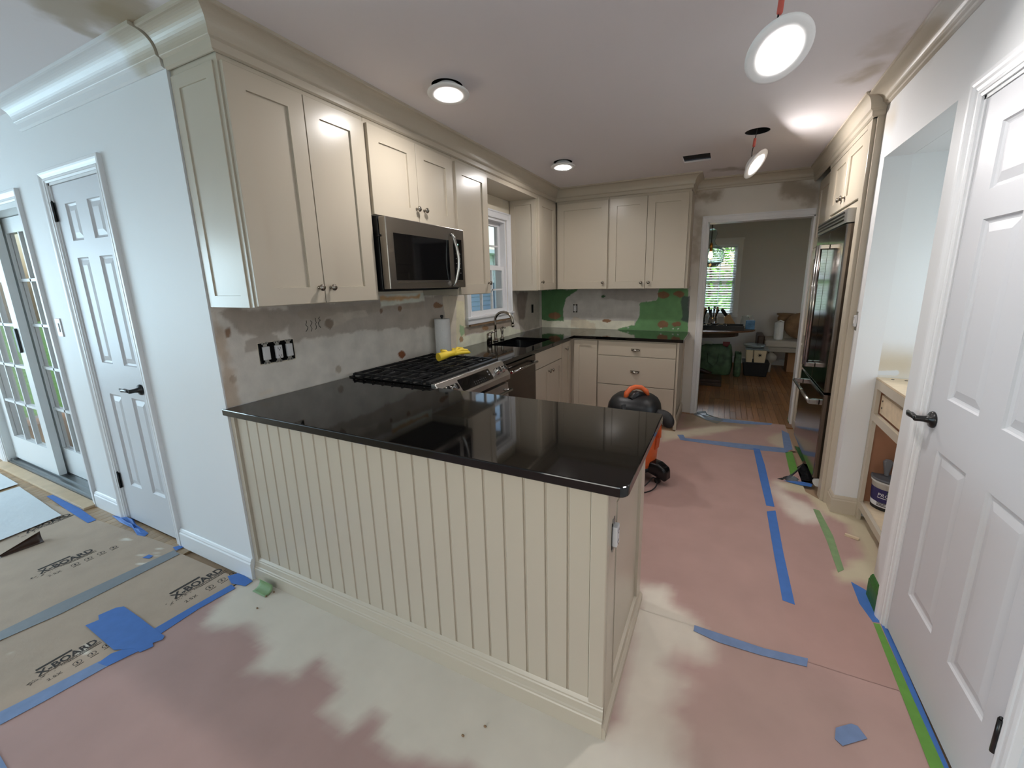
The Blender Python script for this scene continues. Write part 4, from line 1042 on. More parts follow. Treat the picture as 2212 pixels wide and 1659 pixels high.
hp = [FV(-.085, .625, .06), FV(-.075, .665, .05), FV(-.04, .695, .03), FV(.0, .704, .02), FV(.04, .698, .02), FV(.075, .672, .03), FV(.085, .64, .03)]
ho.tube(hp, [.017, .019, .019, .018, .018, .019, .017], 10).build('carry_handle', 'orange', va)
MB().tube([FV(-.06, .63, .10), FV(.0, .655, .05), FV(.07, .635, .03)], [.02, .03, .02], 10).build('handle_bridge', 'black_plastic', va)
F2 = Fr(FV(-.075, .575, .148), s, (V((0, 0, 1))-o*.55).normalized(), (o+V((0, 0, .55))).normalized())
MB().box(F2, -.015, .015, -.022, .022, .0, .010).build('power_switch', 'label_orange', lid, bevel=.003)
MB().box(F2, -.055, .045, -.045, .035, -.02, .004).build('switch_plate', 'black_plastic', lid, bevel=.004)
for i in range(4):
    F3 = Fr(vc, V((.95, -.3, 0)).normalized(), (0, 0, 1), V((.3, .95, 0)))
    mb = MB()
    for j in range(5):
        t = -.55+j*.11-i*.05; q = V((math.cos(t), math.sin(t), 0)); rr_ = .182
        mb.wbox(vc.x+q.x*rr_-.004, vc.x+q.x*rr_+.004, vc.y+q.y*rr_-.006, vc.y+q.y*rr_+.006, .515+i*.016, .519+i*.016)
    mb.build('vent_slot', 'skin_grey', lid)
eo = V((.93, -.36, 0)).normalized()
MB().tube([vc+eo*.14+V((0, 0, .50)), vc+eo*.20+V((0, 0, .525)), vc+eo*.255+V((0, 0, .53)), vc+eo*.285+V((0, 0, .50)), vc+eo*.275+V((0, 0, .45))], [.042, .046, .048, .046, .036], 16).build('hose_elbow', 'rubber_dark', va).modifiers.new('sub', 'SUBSURF').levels = 2
MB().tube([vc+eo*.205+V((.0, 0, .48)), vc+eo*.215+V((0, 0, .36))], [.022, .014], 10).build('latch', 'orange', va)
# caster dolly
for t in (-.35, 1.2, 2.8, 4.3):
    q = V((math.cos(t), math.sin(t), 0)); s2 = V((-q.y, q.x, 0)); F = Fr(vc, q, s2, (0, 0, 1))
    R = [[F(a, -w_, z0), F(a, w_, z0), F(a, w_*.8, z1), F(a, -w_*.8, z1)] for a, w_, z0, z1 in ((.10, .06, .09, .15), (.17, .058, .085, .17), (.23, .055, .07, .165), (.285, .048, .05, .14), (.298, .04, .05, .11))]
    ft = MB().rings(R).build('caster_foot', 'black_gloss', va, bevel=.012, seg=3)
    mb = MB().cyl(F(.215, -.011, .022), F(.215, .011, .022), .022, n=16); mb.build('caster_wheel', 'rubber_dark', ft)
    MB().cyl(F(.215, 0, .03), F(.215, 0, .09), .007, n=8).build('caster_stem', 'black_plastic', ft)
MB().lathe(vc, (0, 0, 1), [(.16, .085), (.175, .09), (.175, .118), (.16, .12)], 30).build('dolly_ring', 'black_plastic', va)
cdp = [vc+V((-.19, -.05, .50)), vc+V((-.27, -.09, .40)), vc+V((-.26, -.18, .12)), vc+V((-.10, -.28, .008)), vc+V((.08, -.30, .008)), V((1.70, 1.70, .008)), V((1.735, 1.78, .03)), V((1.70, 1.83, .05)), V((1.66, 1.75, .02)), V((1.6, 1.62, .008))]
MB().tube(spl(cdp), .0045, 8).build('power_cord', 'rubber_dark', va)

# ------------------------------------------------------------------ ceiling lamps
def lamp(label, x, y, c, n, hang):
    c = V(c); n = V(n).normalized()
    t = thing('recessed_lamp', label, 'ceiling lamp', c, 'retrofit disc lamps hanging out of the ceiling')
    MB().lathe((x, y, H+.004), (0, 0, 1), [(.0775, 0), (.0775, .13)], 28, cap=(False, True)).build('housing_can', 'steel_dark' if not hang else 'dark_hole', t)
    MB().lathe(c, n, [(.104, -.004), (.104, .0), (.096, .003), (.055, .0045), (.053, .001)], 40, cap=(False, False)).lathe(c, n, [(.104, -.004), (.07, -.006), (.066, -.03), (.05, -.042)], 40, cap=(False, True)).build('trim_ring', 'lamp_trim', t)
    MB().lathe(c, n, [(.0535, .0012), (.001, .0016)], 40, cap=(False, False)).build('lens', 'light_lens', t)
    top = V((x, y, H+.1)); b = c-n*.04
    if hang:
        j = top.lerp(b, .62) if (top-b).length > .3 else top.lerp(b, .55)
        MB().tube([top, top.lerp(j, .5)+V((.004, 0, 0)), j, j.lerp(b, .5)+V((-.005, 0, 0)), b], .0032, 6).build('wire', 'rubber_dark', t)
        d = (b-j).normalized(); MB().lathe(j+d*.0, d, [(.007, -.02), (.0095, -.015), (.0095, .03), (.006, .036)], 10).build('wire_connector', 'wire_red', t)
    else:
        for s in (-1, 1): MB().wbox(x+s*.05-.006, x+s*.05+.006, y-.001, y+.001, c.z, H+.05).build('spring_clip', 'chrome', t)
    return t
lamp('glowing disc lamp half seated above the microwave', *LAMPS[0], (LAMPS[0][0]+.012, LAMPS[0][1]-.01, H-.046), (.05, -.06, -1), False)
lamp('glowing disc lamp half seated above the sink run', *LAMPS[1], (LAMPS[1][0], LAMPS[1][1], H-.040), (.02, -.05, -1), False)
l4 = at(1633, 355, 'z', 2.255)
lamp('tilted disc lamp dangling by its wire near the refrigerator', *LAMPS[2], l4, (.78, -.28, -.62), True)
l3 = at(1683, 110, 'z', 2.205)
to = (CAM-l3).normalized()
n3 = to*.70+(CR*.52-CU*.86)*.70
lamp('large tilted disc lamp dangling nearest the camera', LAMPS[3][0], LAMPS[3][1], l3, n3, True)

# ------------------------------------------------------------------ floor protection
PK = (178, 147, 140); OV = (218, 208, 193)
Z0 = lambda pts: [(p.x, p.y) for p in (at(u, v, 'z', 0) for u, v in pts)]
over = [
    (Z0([(498, 1272), (545, 1225), (700, 1295), (1330, 1580), (1318, 1700), (1060, 1700), (1010, 1640), (967, 1655), (885, 1637), (816, 1596), (833, 1552), (811, 1528), (753, 1576), (694, 1533), (738, 1498), (733, 1464), (690, 1420), (636, 1467), (577, 1464), (538, 1450), (582, 1401), (573, 1381), (526, 1350), (480, 1362), (450, 1345), (458, 1310)]), OV, 0.037, .03, 1),
    (Z0([(1320, 1640), (1384, 1262), (1434, 1274), (1453, 1313), (1492, 1328), (1521, 1362), (1551, 1391), (1543, 1430), (1473, 1411), (1439, 1435), (1482, 1479), (1439, 1533), (1478, 1572), (1473, 1640), (1500, 1700), (1310, 1700)]), OV, 0.051, .04, 1),
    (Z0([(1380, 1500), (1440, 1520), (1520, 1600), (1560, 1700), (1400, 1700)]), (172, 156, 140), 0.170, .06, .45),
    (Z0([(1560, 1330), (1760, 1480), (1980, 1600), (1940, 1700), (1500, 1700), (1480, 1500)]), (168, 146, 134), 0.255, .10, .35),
    (Z0([(1672, 1042), (1765, 1048), (1800, 1100), (1870, 1116), (1904, 1200), (1908, 1290), (1866, 1252), (1815, 1258), (1800, 1236), (1838, 1228), (1862, 1205), (1856, 1172), (1826, 1132), (1780, 1108), (1742, 1072), (1700, 1060)]), (198, 186, 158), 0.034, .03, 1),
    (Z0([(1685, 1066), (1738, 1086), (1775, 1112), (1770, 1128), (1730, 1128), (1695, 1100)]), OV, 0.051, .03, .85),
    (Z0([(1660, 1060), (1680, 1040), (1700, 1050), (1690, 1090)]), OV, 0.051, .03, .6),
    (Z0([(1425, 926), (1470, 932), (1560, 916), (1600, 924), (1520, 940), (1470, 946), (1430, 955)]), (204, 194, 170), 0.051, .03, .9),
    (Z0([(1465, 925), (1485, 892), (1520, 895), (1640, 905), (1630, 922), (1560, 920)]), (164, 148, 126), 0.051, .03, .85),
    (Z0([(1660, 945), (1690, 935), (1705, 960), (1690, 968), (1668, 958)]), (196, 184, 160), 0.051, .03, .8),
    (Z0([(1690, 905), (1715, 915), (1740, 985), (1722, 985), (1700, 930)]), (176, 170, 146), 0.034, .03, .9),
]
def sheet(name, pieces, m, basec, layers, label, cat, z=.0012, step=.025, seed=3, group=None, wav=.0006):
    mb = MB(); AX = []; AY = []
    for fn, L1, L2 in pieces:
        n = max(2, int(L1/step)); k_ = max(2, int(L2/step)); b = len(mb.v)
        for j in range(k_+1):
            for i in range(n+1):
                x, y = fn(i/n, j/k_); AX.append(x); AY.append(y); mb.v.append(V((x, y, z)))
        for j in range(k_):
            for i in range(n):
                q = b+j*(n+1)+i; mb.f.append((q, q+1, q+n+2, q+n+1)); mb.sm.append(True)
    AX = np.array(AX); AY = np.array(AY)
    dz = (vnoise(AX, AY, 5, seed)+vnoise(AX, AY, 11, seed+4)*.6)*wav
    for i, d in enumerate(dz): mb.v[i].z += d
    o = mb.build(name, m, None, col=paint(AX, AY, basec, layers, seed))
    return tag(o, label, cat, group)
pa0 = at(514, 1262, 'z', 0); pb0 = at(0, 1562, 'z', 0)
sl = (pb0.x-pa0.x)/(pb0.y-pa0.y)
xl = lambda y: pa0.x+sl*(y-pa0.y)
def pc1(s, t): y = -2.0+(2.0+.006)*t; x0 = max(xl(y), -3.4); return (x0+(2.79-x0)*s, y)
GP = 'pink protective paper sheets'
sheet('floor_paper', [(pc1, 4.4, 2.0), (lambda s, t: (1.80+.995*s, .006+.627*t), .995, .645)], 'paper_pink', PK, over, 'large pink rosin paper sheet in front of the peninsula with beige overspray', 'paper sheet', seed=5, group=GP)
sheet('floor_paper', [(lambda s, t: (.60+1.84*s, .60+2.40*t), 1.84, 2.40)], 'paper_pink', (174, 142, 134), over, 'pink rosin paper sheet covering the kitchen aisle under the vacuum', 'paper sheet', z=.0022, seed=8, group=GP)
sheet('floor_paper', [(lambda s, t: (2.43+(.372-.11*min(1, max(0, t-.597)/.06))*s, .60+2.33*t), .36, 2.33), (lambda s, t: (2.80+.20*s, 1.12+.795*t), .2, .8)], 'paper_pink', (174, 141, 133), over, 'narrow pink rosin paper strip before the desk nook', 'paper sheet', z=.0030, seed=9, group=GP)
sheet('floor_paper', [(lambda s, t: (1.73+1.0*s, 2.90+.72*t), 1.0, .72)], 'paper_pink', (176, 146, 136), over, 'pink rosin paper sheet at the dining room doorway', 'paper sheet', z=.0034, seed=10, group=GP)
# brown printed boards
def quad(a, b, c, d):
    P4 = [at(*q, 'z', 0) for q in (a, b, c, d)]
    return lambda s, t: tuple(((P4[0]*(1-s)+P4[1]*s)*(1-t)+(P4[3]*(1-s)+P4[2]*s)*t)[:2])
BC = (180, 159, 139)
chips = lambda L: [(Z0(blob(u, v, a, b, 7)), (222, 214, 200), .004, .008, 1) for u, v, a, b in L]
b1 = sheet('floor_board', [(quad((-260, 1516), (384, 1193), (524, 1254), (-260, 1708)), 1.6, 1.0)], 'board_brown', BC, chips([(185, 1268, 12, 3), (210, 1262, 6, 3), (25, 1412, 3, 2), (190, 1395, 8, 4), (180, 1408, 12, 5)]), 'brown printed floor board nearest the pink paper', 'floor board', z=.0012, group='brown printed floor boards')
b2 = sheet('floor_board', [(quad((-260, 1218), (87, 1081), (392, 1186), (-260, 1516)), 1.6, 1.3)], 'board_brown', BC, chips([(345, 1186, 5, 3), (338, 1198, 4, 3), (350, 1197, 4, 2), (325, 1212, 5, 3), (318, 1216, 4, 2), (333, 1209, 4, 3), (302, 1217, 5, 2), (310, 1200, 9, 2), (60, 1178, 3, 1), (270, 1165, 12, 2)]), 'brown printed floor board along the closet wall', 'floor board', z=.0012, group='brown printed floor boards')
def prints(par, p0, p1, full=True, n=''):
    o = at(*p0, 'z', 0); e = at(*p1, 'z', 0); U = (e-o); L = U.length; U.normalize(); W = V((0, 0, 1)).cross(U)
    F = Fr((o.x, o.y, 0), U, W, (0, 0, 1)); h = L/3.5; z = .0022
    text_mesh('X-BOARD', h, F, z, 'ink', 'print_title', par, 0, .76, .03)
    mb = MB().box(F, h*.1, L*.60, h*.84, h*1.06, z-.0006, z); mb.box(F, L*.42, L*.98, -h*.36, -h*.32, z-.0006, z)
    mb.box(F, h*.0, L*.98, -h*.12, -h*.08, z-.0006, z)
    for i in range(26):
        a = random.uniform(-.7, .9)*h; b = random.uniform(-.55, .05)*h; s = random.uniform(.02, .09)*h
        mb.add([F(a, b, z), F(a+s*2.2, b+s*.5, z), F(a+s, b+s*1.2, z)], [(0, 1, 2)])
    mb.build('print_marks', 'ink', par)
    text_mesh('PAINT + REMODEL', h*.26, Fr(F(h*1.1, -h*.34, 0), U, W, (0, 0, 1)), z, 'ink', 'print_line', par)
    if full:
        text_mesh('2.5X', h*.42, Fr(F(h*.1, -h*1.25, 0), U, W, (0, 0, 1)), z, 'ink', 'print_line', par)
        mb = MB()
        for k in range(4):
            c = F(h*1.75+k*h*.85, -h*1.08, z-.0004)
            mb.rings([[c+(U*math.cos(2*PI*j/16)+W*math.sin(2*PI*j/16))*r_ for j in range(16)] for r_ in (h*.26, h*.215)], smooth=False, cap=(False, False))
            mb.box(Fr(c, U, W, (0, 0, 1)), -h*.04, h*.04, -h*.12, h*.12, -.0003, .0003)
            mb.box(Fr(c, U, W, (0, 0, 1)), -h*.25, h*.25, -h*.42, -h*.37, -.0003, .0003)
        mb.build('print_icons', 'ink', par)
prints(b1, (84, 1462), (218, 1384)); prints(b1, (378, 1294), (488, 1230)); prints(b2, (88, 1240), (208, 1188)); prints(b2, (58, 1152), (160, 1110), False)

def tape(poly, m, label, z=.0042, name='tape_strip', group='masking tape strips', cat='tape'):
    P4 = [at(u, v, 'z', 0) for u, v in poly]
    return tag(MB().prism(WORLD, [(p.x, p.y) for p in P4], z-.0008, z).build(name, m), label, cat, group)
TB, TP, TG = 'tape_blue', 'tape_blue_pale', 'tape_green'
tape([(1463, 940), (1476, 940), (1480, 947), (1620, 961), (1706, 970), (1700, 979), (1610, 971), (1470, 951)], TP, 'blue tape strip running across the aisle floor before the doorway')
tape([(1627, 969), (1641, 971), (1652, 1005), (1673, 1096), (1655, 1093), (1640, 1030)], TB, 'blue tape strip in the aisle ending short of the nook', z=.0046)
tape([(1656, 1106), (1675, 1104), (1692, 1195), (1717, 1308), (1690, 1298), (1672, 1200)], TB, 'long blue tape strip in the aisle level with the peninsula end', z=.0046)
tape([(1500, 1352), (1560, 1372), (1650, 1402), (1745, 1424), (1743, 1442), (1640, 1416), (1550, 1388), (1498, 1364)], TP, 'pale blue tape strip slanting across the floor right of the peninsula')
tape([(1838, 1258), (1870, 1276), (1912, 1342), (1902, 1347), (1885, 1345), (1856, 1305)], TB, 'short blue tape piece beside the green taped baseboard')
tape([(1902, 1349), (1913, 1346), (2062, 1690), (2050, 1690)], TB, 'thin blue tape edge running along the foot of the white door', z=.0040)
tape([(1805, 1574), (1838, 1565), (1852, 1570), (1873, 1597), (1820, 1613), (1803, 1598)], TP, 'small torn patch of blue tape on the paper in the lower right')
tape([(0, 1540), (80, 1500), (215, 1430), (232, 1441), (90, 1520), (0, 1568)], TP, 'dusty blue tape strip along the paper edge at lower left')
tape([(212, 1434), (240, 1414), (290, 1396), (300, 1408), (232, 1441)], TB, 'short blue tape piece below the large blue tape patch', z=.0048)
tape([(185, 1353), (214, 1341), (213, 1331), (250, 1315), (268, 1312), (300, 1334), (335, 1361), (356, 1376), (352, 1383), (330, 1391), (332, 1398), (303, 1411), (290, 1403), (246, 1406)], TB, 'large square patch of blue tape on the brown floor board', z=.0054)
tape([(333, 1360), (420, 1309), (500, 1264), (509, 1272), (430, 1316), (348, 1370)], TB, 'long blue tape strip between brown board and pink paper')
tape([(492, 1247), (514, 1240), (530, 1246), (546, 1257), (530, 1268), (500, 1262)], TB, 'crumpled blue tape at the peninsula corner by the white baseboard', z=.0058)
tape([(101, 1073), (118, 1069), (160, 1090), (208, 1124), (190, 1131), (150, 1106)], TB, 'blue tape strip lying on the wood floor near the patio door', z=.0040)
tape([(374, 1184), (394, 1178), (398, 1183), (380, 1191)], TB, 'tiny blue tape scrap at the end of the grey tape seam', z=.0056)
tape([(308, 1206), (322, 1199), (331, 1202), (322, 1208)], TB, 'tiny blue tape scrap among white paint chips', z=.0040)
tape([(-20, 1600), (0, 1632), (18, 1664), (-10, 1700)], TP, 'blue tape corner at the lower left edge', z=.0046)
tape([(-20, 1376), (120, 1308), (376, 1190), (388, 1198), (130, 1328), (-20, 1394)], 'tape_grey', 'long grey tape strip over the seam of the brown boards')
tape([(1886, 1347), (1900, 1350), (2052, 1690), (2020, 1690)], TG, 'long green tape strip along the foot of the white door')
tape([(1756, 1100), (1770, 1104), (1800, 1160), (1823, 1232), (1810, 1238), (1786, 1170)], 'tape_green_pale', 'faded green tape strip before the desk nook')
tape([(1696, 978), (1711, 976), (1724, 1019), (1707, 1026)], TG, 'wide green tape strip beside the refrigerator')
tape([(1716, 964), (1728, 968), (1742, 994), (1733, 998)], 'tape_green_dark', 'thin green tape strip under the refrigerator edge')
tape([(1688, 930), (1704, 938), (1712, 972), (1694, 976)], TP, 'pale blue tape edge curling beside the refrigerator', z=.0058)
tape([(1497, 890), (1530, 902), (1620, 911), (1668, 915), (1666, 919), (1600, 916), (1525, 908)], TP, 'thin pale blue tape line at the dining room doorway')
tape([(1700, 903), (1712, 906), (1712, 917), (1702, 913)], 'tape_green_dark', 'green tape scrap at the right foot of the doorway')
# crumpled blue tape, peeled curl of paper, torn plastic
def crumple(name, px, m, label, cat, h, seed, closed=False):
    rg_ = random.Random(seed); pts = [at(u, v, 'z', 0) for u, v in px]; c = sum(pts, V())/len(pts); mb = MB(); R = []
    for s, zz in ((1, .0022), (.8, h*.7), (.5, h), (.25, h*.55)):
        R.append([c+(p-c)*s*rg_.uniform(.85, 1.15)+V((0, 0, max(.0024, zz*rg_.uniform(.4, 1.3)))) for p in pts])
    mb.rings(R, smooth=False); return tag(mb.build(name, m), label, cat)
crumple('tape_wad', [(247, 1117), (268, 1113), (287, 1121), (297, 1139), (320, 1152), (312, 1159), (297, 1157), (286, 1141), (263, 1130)], TB, 'crumpled wad of blue tape by the closet door', 'tape', .018, 2)
mb = MB(); c0 = at(0, 1206, 'z', 0); c1_ = at(96, 1172, 'z', 0); ax = (c1_-c0).normalized(); nx = V((-ax.y, ax.x, 0)); L = (c1_-c0).length
R = []
for i in range(10):
    t = i/9; r = .012+.045*t; R.append([c0+ax*L*t+nx*(r*math.sin(a)+.02*t)+V((0, 0, .003+r*.55*(1-math.cos(a)))) for a in [-.3+2.6*k/8 for k in range(9)]])
mb.rings(R, closed=False); o = mb.build('paper_curl', 'dark_wood'); tag(o, 'dark curled flap of peeled paper on the brown board', 'paper scrap')
o.modifiers.new('solid', 'SOLIDIFY').thickness = .0012
mb = MB(); c0 = at(562, 1283, 'z', 0); R = []
for i in range(8):
    t = i/7; R.append([c0+V((-.05+.10*t, .0, 0))+V((0, .035*math.sin(a), .003+.03*(1-math.cos(a)))) for a in [-.2+2.3*k/7 for k in range(8)]])
o = mb.rings(R, closed=False).build('paper_curl', 'tape_green_pale'); tag(o, 'green and pink curled paper scrap at the foot of the peninsula', 'paper scrap'); o.modifiers.new('solid', 'SOLIDIFY').thickness = .001
crumple('torn_plastic', [(1674, 1034), (1692, 1037), (1720, 1012), (1736, 998), (1748, 1008), (1758, 1040), (1735, 1043), (1700, 1041)], 'plastic_black', 'torn black plastic sheet showing beside the refrigerator foot', 'plastic sheet', .005, 5)
tape([(1692, 1040), (1735, 1043), (1756, 1048), (1752, 1054), (1728, 1050)], TB, 'blue tape edge below the torn black plastic', z=.0085)
# drop cloths
def cloth(px, label, seed):
    fn = quad(*px)
    return sheet('drop_cloth', [(fn, .9, .6)], 'cloth_white', (206, 210, 212), [], label, 'drop cloth', z=.009, seed=seed, wav=.004, group='white drop cloths')
MATS['cloth_white'].node_tree.nodes['Principled BSDF']
cloth([(-160, 1120), (42, 1053), (134, 1116), (-160, 1236)], 'white fabric drop cloth lying on the brown board at far left', 21)
cloth([(-160, 1010), (0, 1024), (40, 1048), (-160, 1112)], 'second white drop cloth nearer the patio door', 23)
# clear plastic at the doorway
crumple('plastic_film', [(1500, 890), (1524, 887), (1528, 897), (1560, 908), (1548, 916), (1520, 908), (1500, 897)], 'clear_plastic', 'crumpled clear plastic film at the left foot of the doorway', 'plastic film', .02, 9)
CR_ = ('tan crumb lying right beside the curled green paper scrap', 'crumb of debris on the overspray below the curled paper scrap', 'crumb of debris close to the peninsula foot at its left end', 'larger crumb on the overspray near the right end of the peninsula', 'dark crumb on the overspray at the bottom of the picture')
for i, (u, v) in enumerate(((575, 1290), (556, 1316), (592, 1281), (1048, 1572), (1000, 1592))):
    p = at(u, v, 'z', 0); mb = MB(); mb.ball((p.x, p.y, .006), (.006, .004, .004), 7, 4)
    tag(mb.build('debris_crumb', 'ledge_tan'), CR_[i], 'debris', 'debris crumbs on the paper')

# ------------------------------------------------------------------ dining room
dt = thing('dining_table', 'oval wooden dining table in the room beyond the doorway', 'table', (1.35, 5.75, 0))
el = [(1.35+1.17*math.cos(2*PI*i/48), 5.75+.60*math.sin(2*PI*i/48)) for i in range(48)]
MB().prism(WORLD, el, .722, .748).build('table_top', 'dwood', dt, bevel=.005)
el2 = [(1.35+.95*math.cos(2*PI*i/40), 5.75+.47*math.sin(2*PI*i/40)) for i in range(40)]
MB().prism(WORLD, el2, .64, .722).build('apron', 'dark_wood', dt)
MB().lathe((1.35, 5.75, .12), (0, 0, 1), [(.16, 0), (.11, .08), (.07, .2), (.09, .35), (.06, .45), (.14, .52)], 20).build('pedestal', 'dark_wood', dt)
for s in (0, 1.57, 3.14, 4.71): MB().tube([(1.35+.1*math.cos(s), 5.75+.1*math.sin(s), .2), (1.35+.42*math.cos(s), 5.75+.36*math.sin(s), .09), (1.35+.62*math.cos(s), 5.75+.5*math.sin(s), .03)], [.045, .035, .028], 10).build('foot', 'dark_wood', dt)
zt = .748
ty = thing('flatware_tray', 'black compartment tray of cutlery on the dining table', 'tray', (1.95, 5.60, zt))
F = Fr((2.02, 5.62, zt), (1, 0, 0), (0, 1, 0), (0, 0, 1))
cells(F, MB(), -.44, .34, -.16, .16, [(-.43, -.17, -.15, .15), (-.16, .10, -.15, .15), (.11, .33, -.15, .15)], .006, .065).box(F, -.44, .34, -.16, .16, 0, .006).build('tray_body', 'black_plastic', ty)
for i in range(6):
    a = -.40+i*.09; MB().tube([F(a, -.12, .05), F(a+.05, 0, .07), F(a+.10, .10, .06)], [.006, .004, .009], 6).build('utensil', 'crock' if i % 2 else 'tub_beige', ty)
kb = thing('knife_block', 'slanted wooden knife block with black handled knives', 'knife block', (2.14, 5.78, zt))
F = Fr((2.16, 5.81, zt), (1, 0, 0), (0, 0, 1), (0, -1, 0))
MB().prism(F, [(-.05, .0), (.12, .0), (.0, .21), (-.075, .16)], -.11, .0).build('block', 'knife_block', kb, bevel=.003)
for i in range(3):
    for j in range(2): MB().tube([F(-.03-.02*j, .17+.01*(1-j), -.02-i*.034), F(-.085-.02*j, .245+.01*(1-j), -.02-i*.034), F(-.105-.02*j, .275+.01*(1-j), -.02-i*.034)], [.012, .013, .010], 8).build('knife_handle', 'black_plastic', kb)
for k, (x, y, r, h, m, nm, lab) in enumerate(((1.93, 5.91, .065, .15, 'crock', 'utensil_crock', 'shiny metal crock full of black kitchen utensils'), (1.76, 5.92, .055, .14, 'jar_glass', 'utensil_jar', 'glass jar of utensils at the left end of the table group'))):
    t = thing(nm, lab, 'utensil holder', (x, y, zt))
    MB().lathe((x, y, zt), (0, 0, 1), [(r*.95, 0), (r, .01), (r, h), (r-.004, h), (r-.006, .02)], 24, cap=(True, False)).build('holder', m, t)
    for i in range(9):
        q = 2*PI*i/9; MB().tube([(x+.02*math.cos(q), y+.02*math.sin(q), zt+.05), (x+.055*math.cos(q), y+.05*math.sin(q), zt+h+.05+.015*(i % 3)), (x+.075*math.cos(q), y+.06*math.sin(q), zt+h+.12+.02*(i % 3))], [.006, .007, .018], 7).build('utensil', ('black_plastic', 'rubber_dark', 'knife_block')[i % 3 if i % 4 == 0 else i % 2], t)
mb = MB().lathe((2.38, 5.91, zt), (0, 0, 1), [(.05, 0), (.06, .02), (.065, .10), (.05, .16), (.052, .18)], 20, cap=(True, False)); mb.tube([(2.42, 5.89, zt+.15), (2.47, 5.89, zt+.19), (2.49, 5.89, zt+.14), (2.44, 5.89, zt+.06)], .007, 7)
tag(mb.build('glass_pitcher', 'jar_glass'), 'clear glass pitcher with curved handle beside the knife block', 'pitcher')
tag(MB().wbox(2.38, 2.50, 5.66, 5.72, zt, zt+.13).build('tissue_box', 'box_blue', bevel=.004), 'small blue patterned carton at the right end of the table', 'carton')
# bags, bin
def bag(nm, lab, c, w, d, h, m, sag=.12, n=24, seed=1):
    rg_ = random.Random(seed); t = thing(nm, lab, 'bag', c); R = []
    for z, s in ((0, .86), (.02, .98), (.3, 1.04), (.7, 1.0), (.9, .95), (1., .92)):
        R.append([V(c)+V((w/2*s*math.copysign(abs(math.cos(2*PI*j/n))**.5, math.cos(2*PI*j/n))*rg_.uniform(.95, 1.05), d/2*s*math.copysign(abs(math.sin(2*PI*j/n))**.5, math.sin(2*PI*j/n))*rg_.uniform(.93, 1.07), h*z+(rg_.uniform(-.02, .02) if z == 1. else 0))) for j in range(n)])
    MB().rings(R, cap=(True, False)).build('bag_body', m, t).modifiers.new('solid', 'SOLIDIFY').thickness = .004
    return t
g1 = bag('shopping_bag', 'large green printed shopping bag under the dining table', (1.98, 5.95, .0), .52, .26, .47, 'bag_green', seed=3)
for s in (-1, 1): MB().tube([(1.98-.08, 5.95+s*.13, .34), (1.98-.07, 5.95+s*.135, .20), (1.98, 5.95+s*.136, .14), (1.98+.07, 5.95+s*.135, .20), (1.98+.08, 5.95+s*.13, .34)], .012, 6).build('bag_handle', 'bag_green', g1)
MB().wbox(2.10, 2.20, 5.90, 5.93, .40, .52).build('red_packet', 'red_badge', g1); MB().wbox(1.80, 1.95, 5.93, 5.96, .42, .51).build('white_packet', 'bag_white', g1)
g2 = bag('shopping_bag', 'smaller green and white shopping bag next to the black tub', (2.325, 5.90, .0), .10, .20, .36, 'bag_green', seed=5)
OFS = 0
bn = thing('storage_tub', 'black tub holding beige containers with emblem under the table end', 'tub', (2.58, 6.06, 0))
MB().rings([[V((2.58+w*a, 6.06+d_*b, z)) for a, b in ((-1, -1), (1, -1), (1, 1), (-1, 1))] for w, d_, z in ((.15, .14, 0), (.18, .16, .20), (.185, .165, .22))], smooth=False).build('tub_body', 'bag_black', bn, bevel=.01)
for x, w in ((2.46, .05), (2.60, .085)):
    o = MB().rings([[V((x+.02+w*s*a, 5.95+.05*s*b, z)) for a, b in ((-1, -1), (1, -1), (1, 1), (-1, 1))] for s, z in ((.75, .16), (.95, .30), (1.0, .41))], smooth=False).build('container', 'tub_beige', bn, bevel=.012)
Fe = facing('-y', 5.8995)
mb = MB(); mb.lathe(Fe(2.62, .335, 0), Fe.N, [(.016, 0), (.016, .002)], 14)
for k in range(8): mb.box(Fr(Fe(2.62, .335, 0), V((math.cos(k*PI/4), 0, math.sin(k*PI/4))), V((-math.sin(k*PI/4), 0, math.cos(k*PI/4))), (0, -1, 0)), .018, .030, -.003, .003, 0, .002)
mb.build('emblem', 'dark_hole', bn)
MB().wbox(2.42, 2.74, 5.90, 6.2, .41, .43).build('tub_lid', 'clear_plastic', bn, bevel=.006); MB().lathe((2.54, 6.04, .432), (0, 0, 1), [(.10, 0), (.15, .03), (.16, .05)], 20).build('plastic_dish', 'clear_plastic', bn)
bx = tag(MB().wbox(1.55, 2.12, 5.05, 5.45, .0, .05).wbox(1.56, 2.11, 5.06, 5.44, .05, .09).build('flat_carton', 'dark_wood', bevel=.006), 'flat dark carton lying on the dining room floor', 'carton')
# settee with pillow
se = thing('settee', 'grey upholstered settee with curved wooden leg against the dining wall', 'settee', (3.15, 6.55, 0))
MB().wbox(2.70, 3.75, 6.28, 6.85, .41, .52).build('seat_cushion', 'linen', se, bevel=.03, seg=3)
MB().wbox(2.68, 3.76, 6.27, 6.86, .34, .41).build('seat_rail', 'settee_grey', se, bevel=.008)
MB().wbox(2.95, 3.76, 6.62, 6.80, .50, .72).build('back_cushion', 'linen', se, bevel=.04, seg=3)
MB().wbox(2.60, 2.70, 6.35, 6.85, .34, .58).build('arm', 'dark_wood', se, bevel=.02)
for x, y in ((2.80, 6.34), (3.68, 6.34), (2.80, 6.8), (3.68, 6.8)):
    MB().lathe((x, y, 0), (0, 0, 1), [(.022, 0), (.020, .05), (.026, .13), (.030, .16), (.085, .20), (.095, .245), (.080, .285), (.035, .315), (.045, .345)], 16).build('leg', 'settee_grey', se)
pw = thing('towel_roll', 'paper towel roll standing on the settee', 'paper towel', (2.89, 6.45, .52))
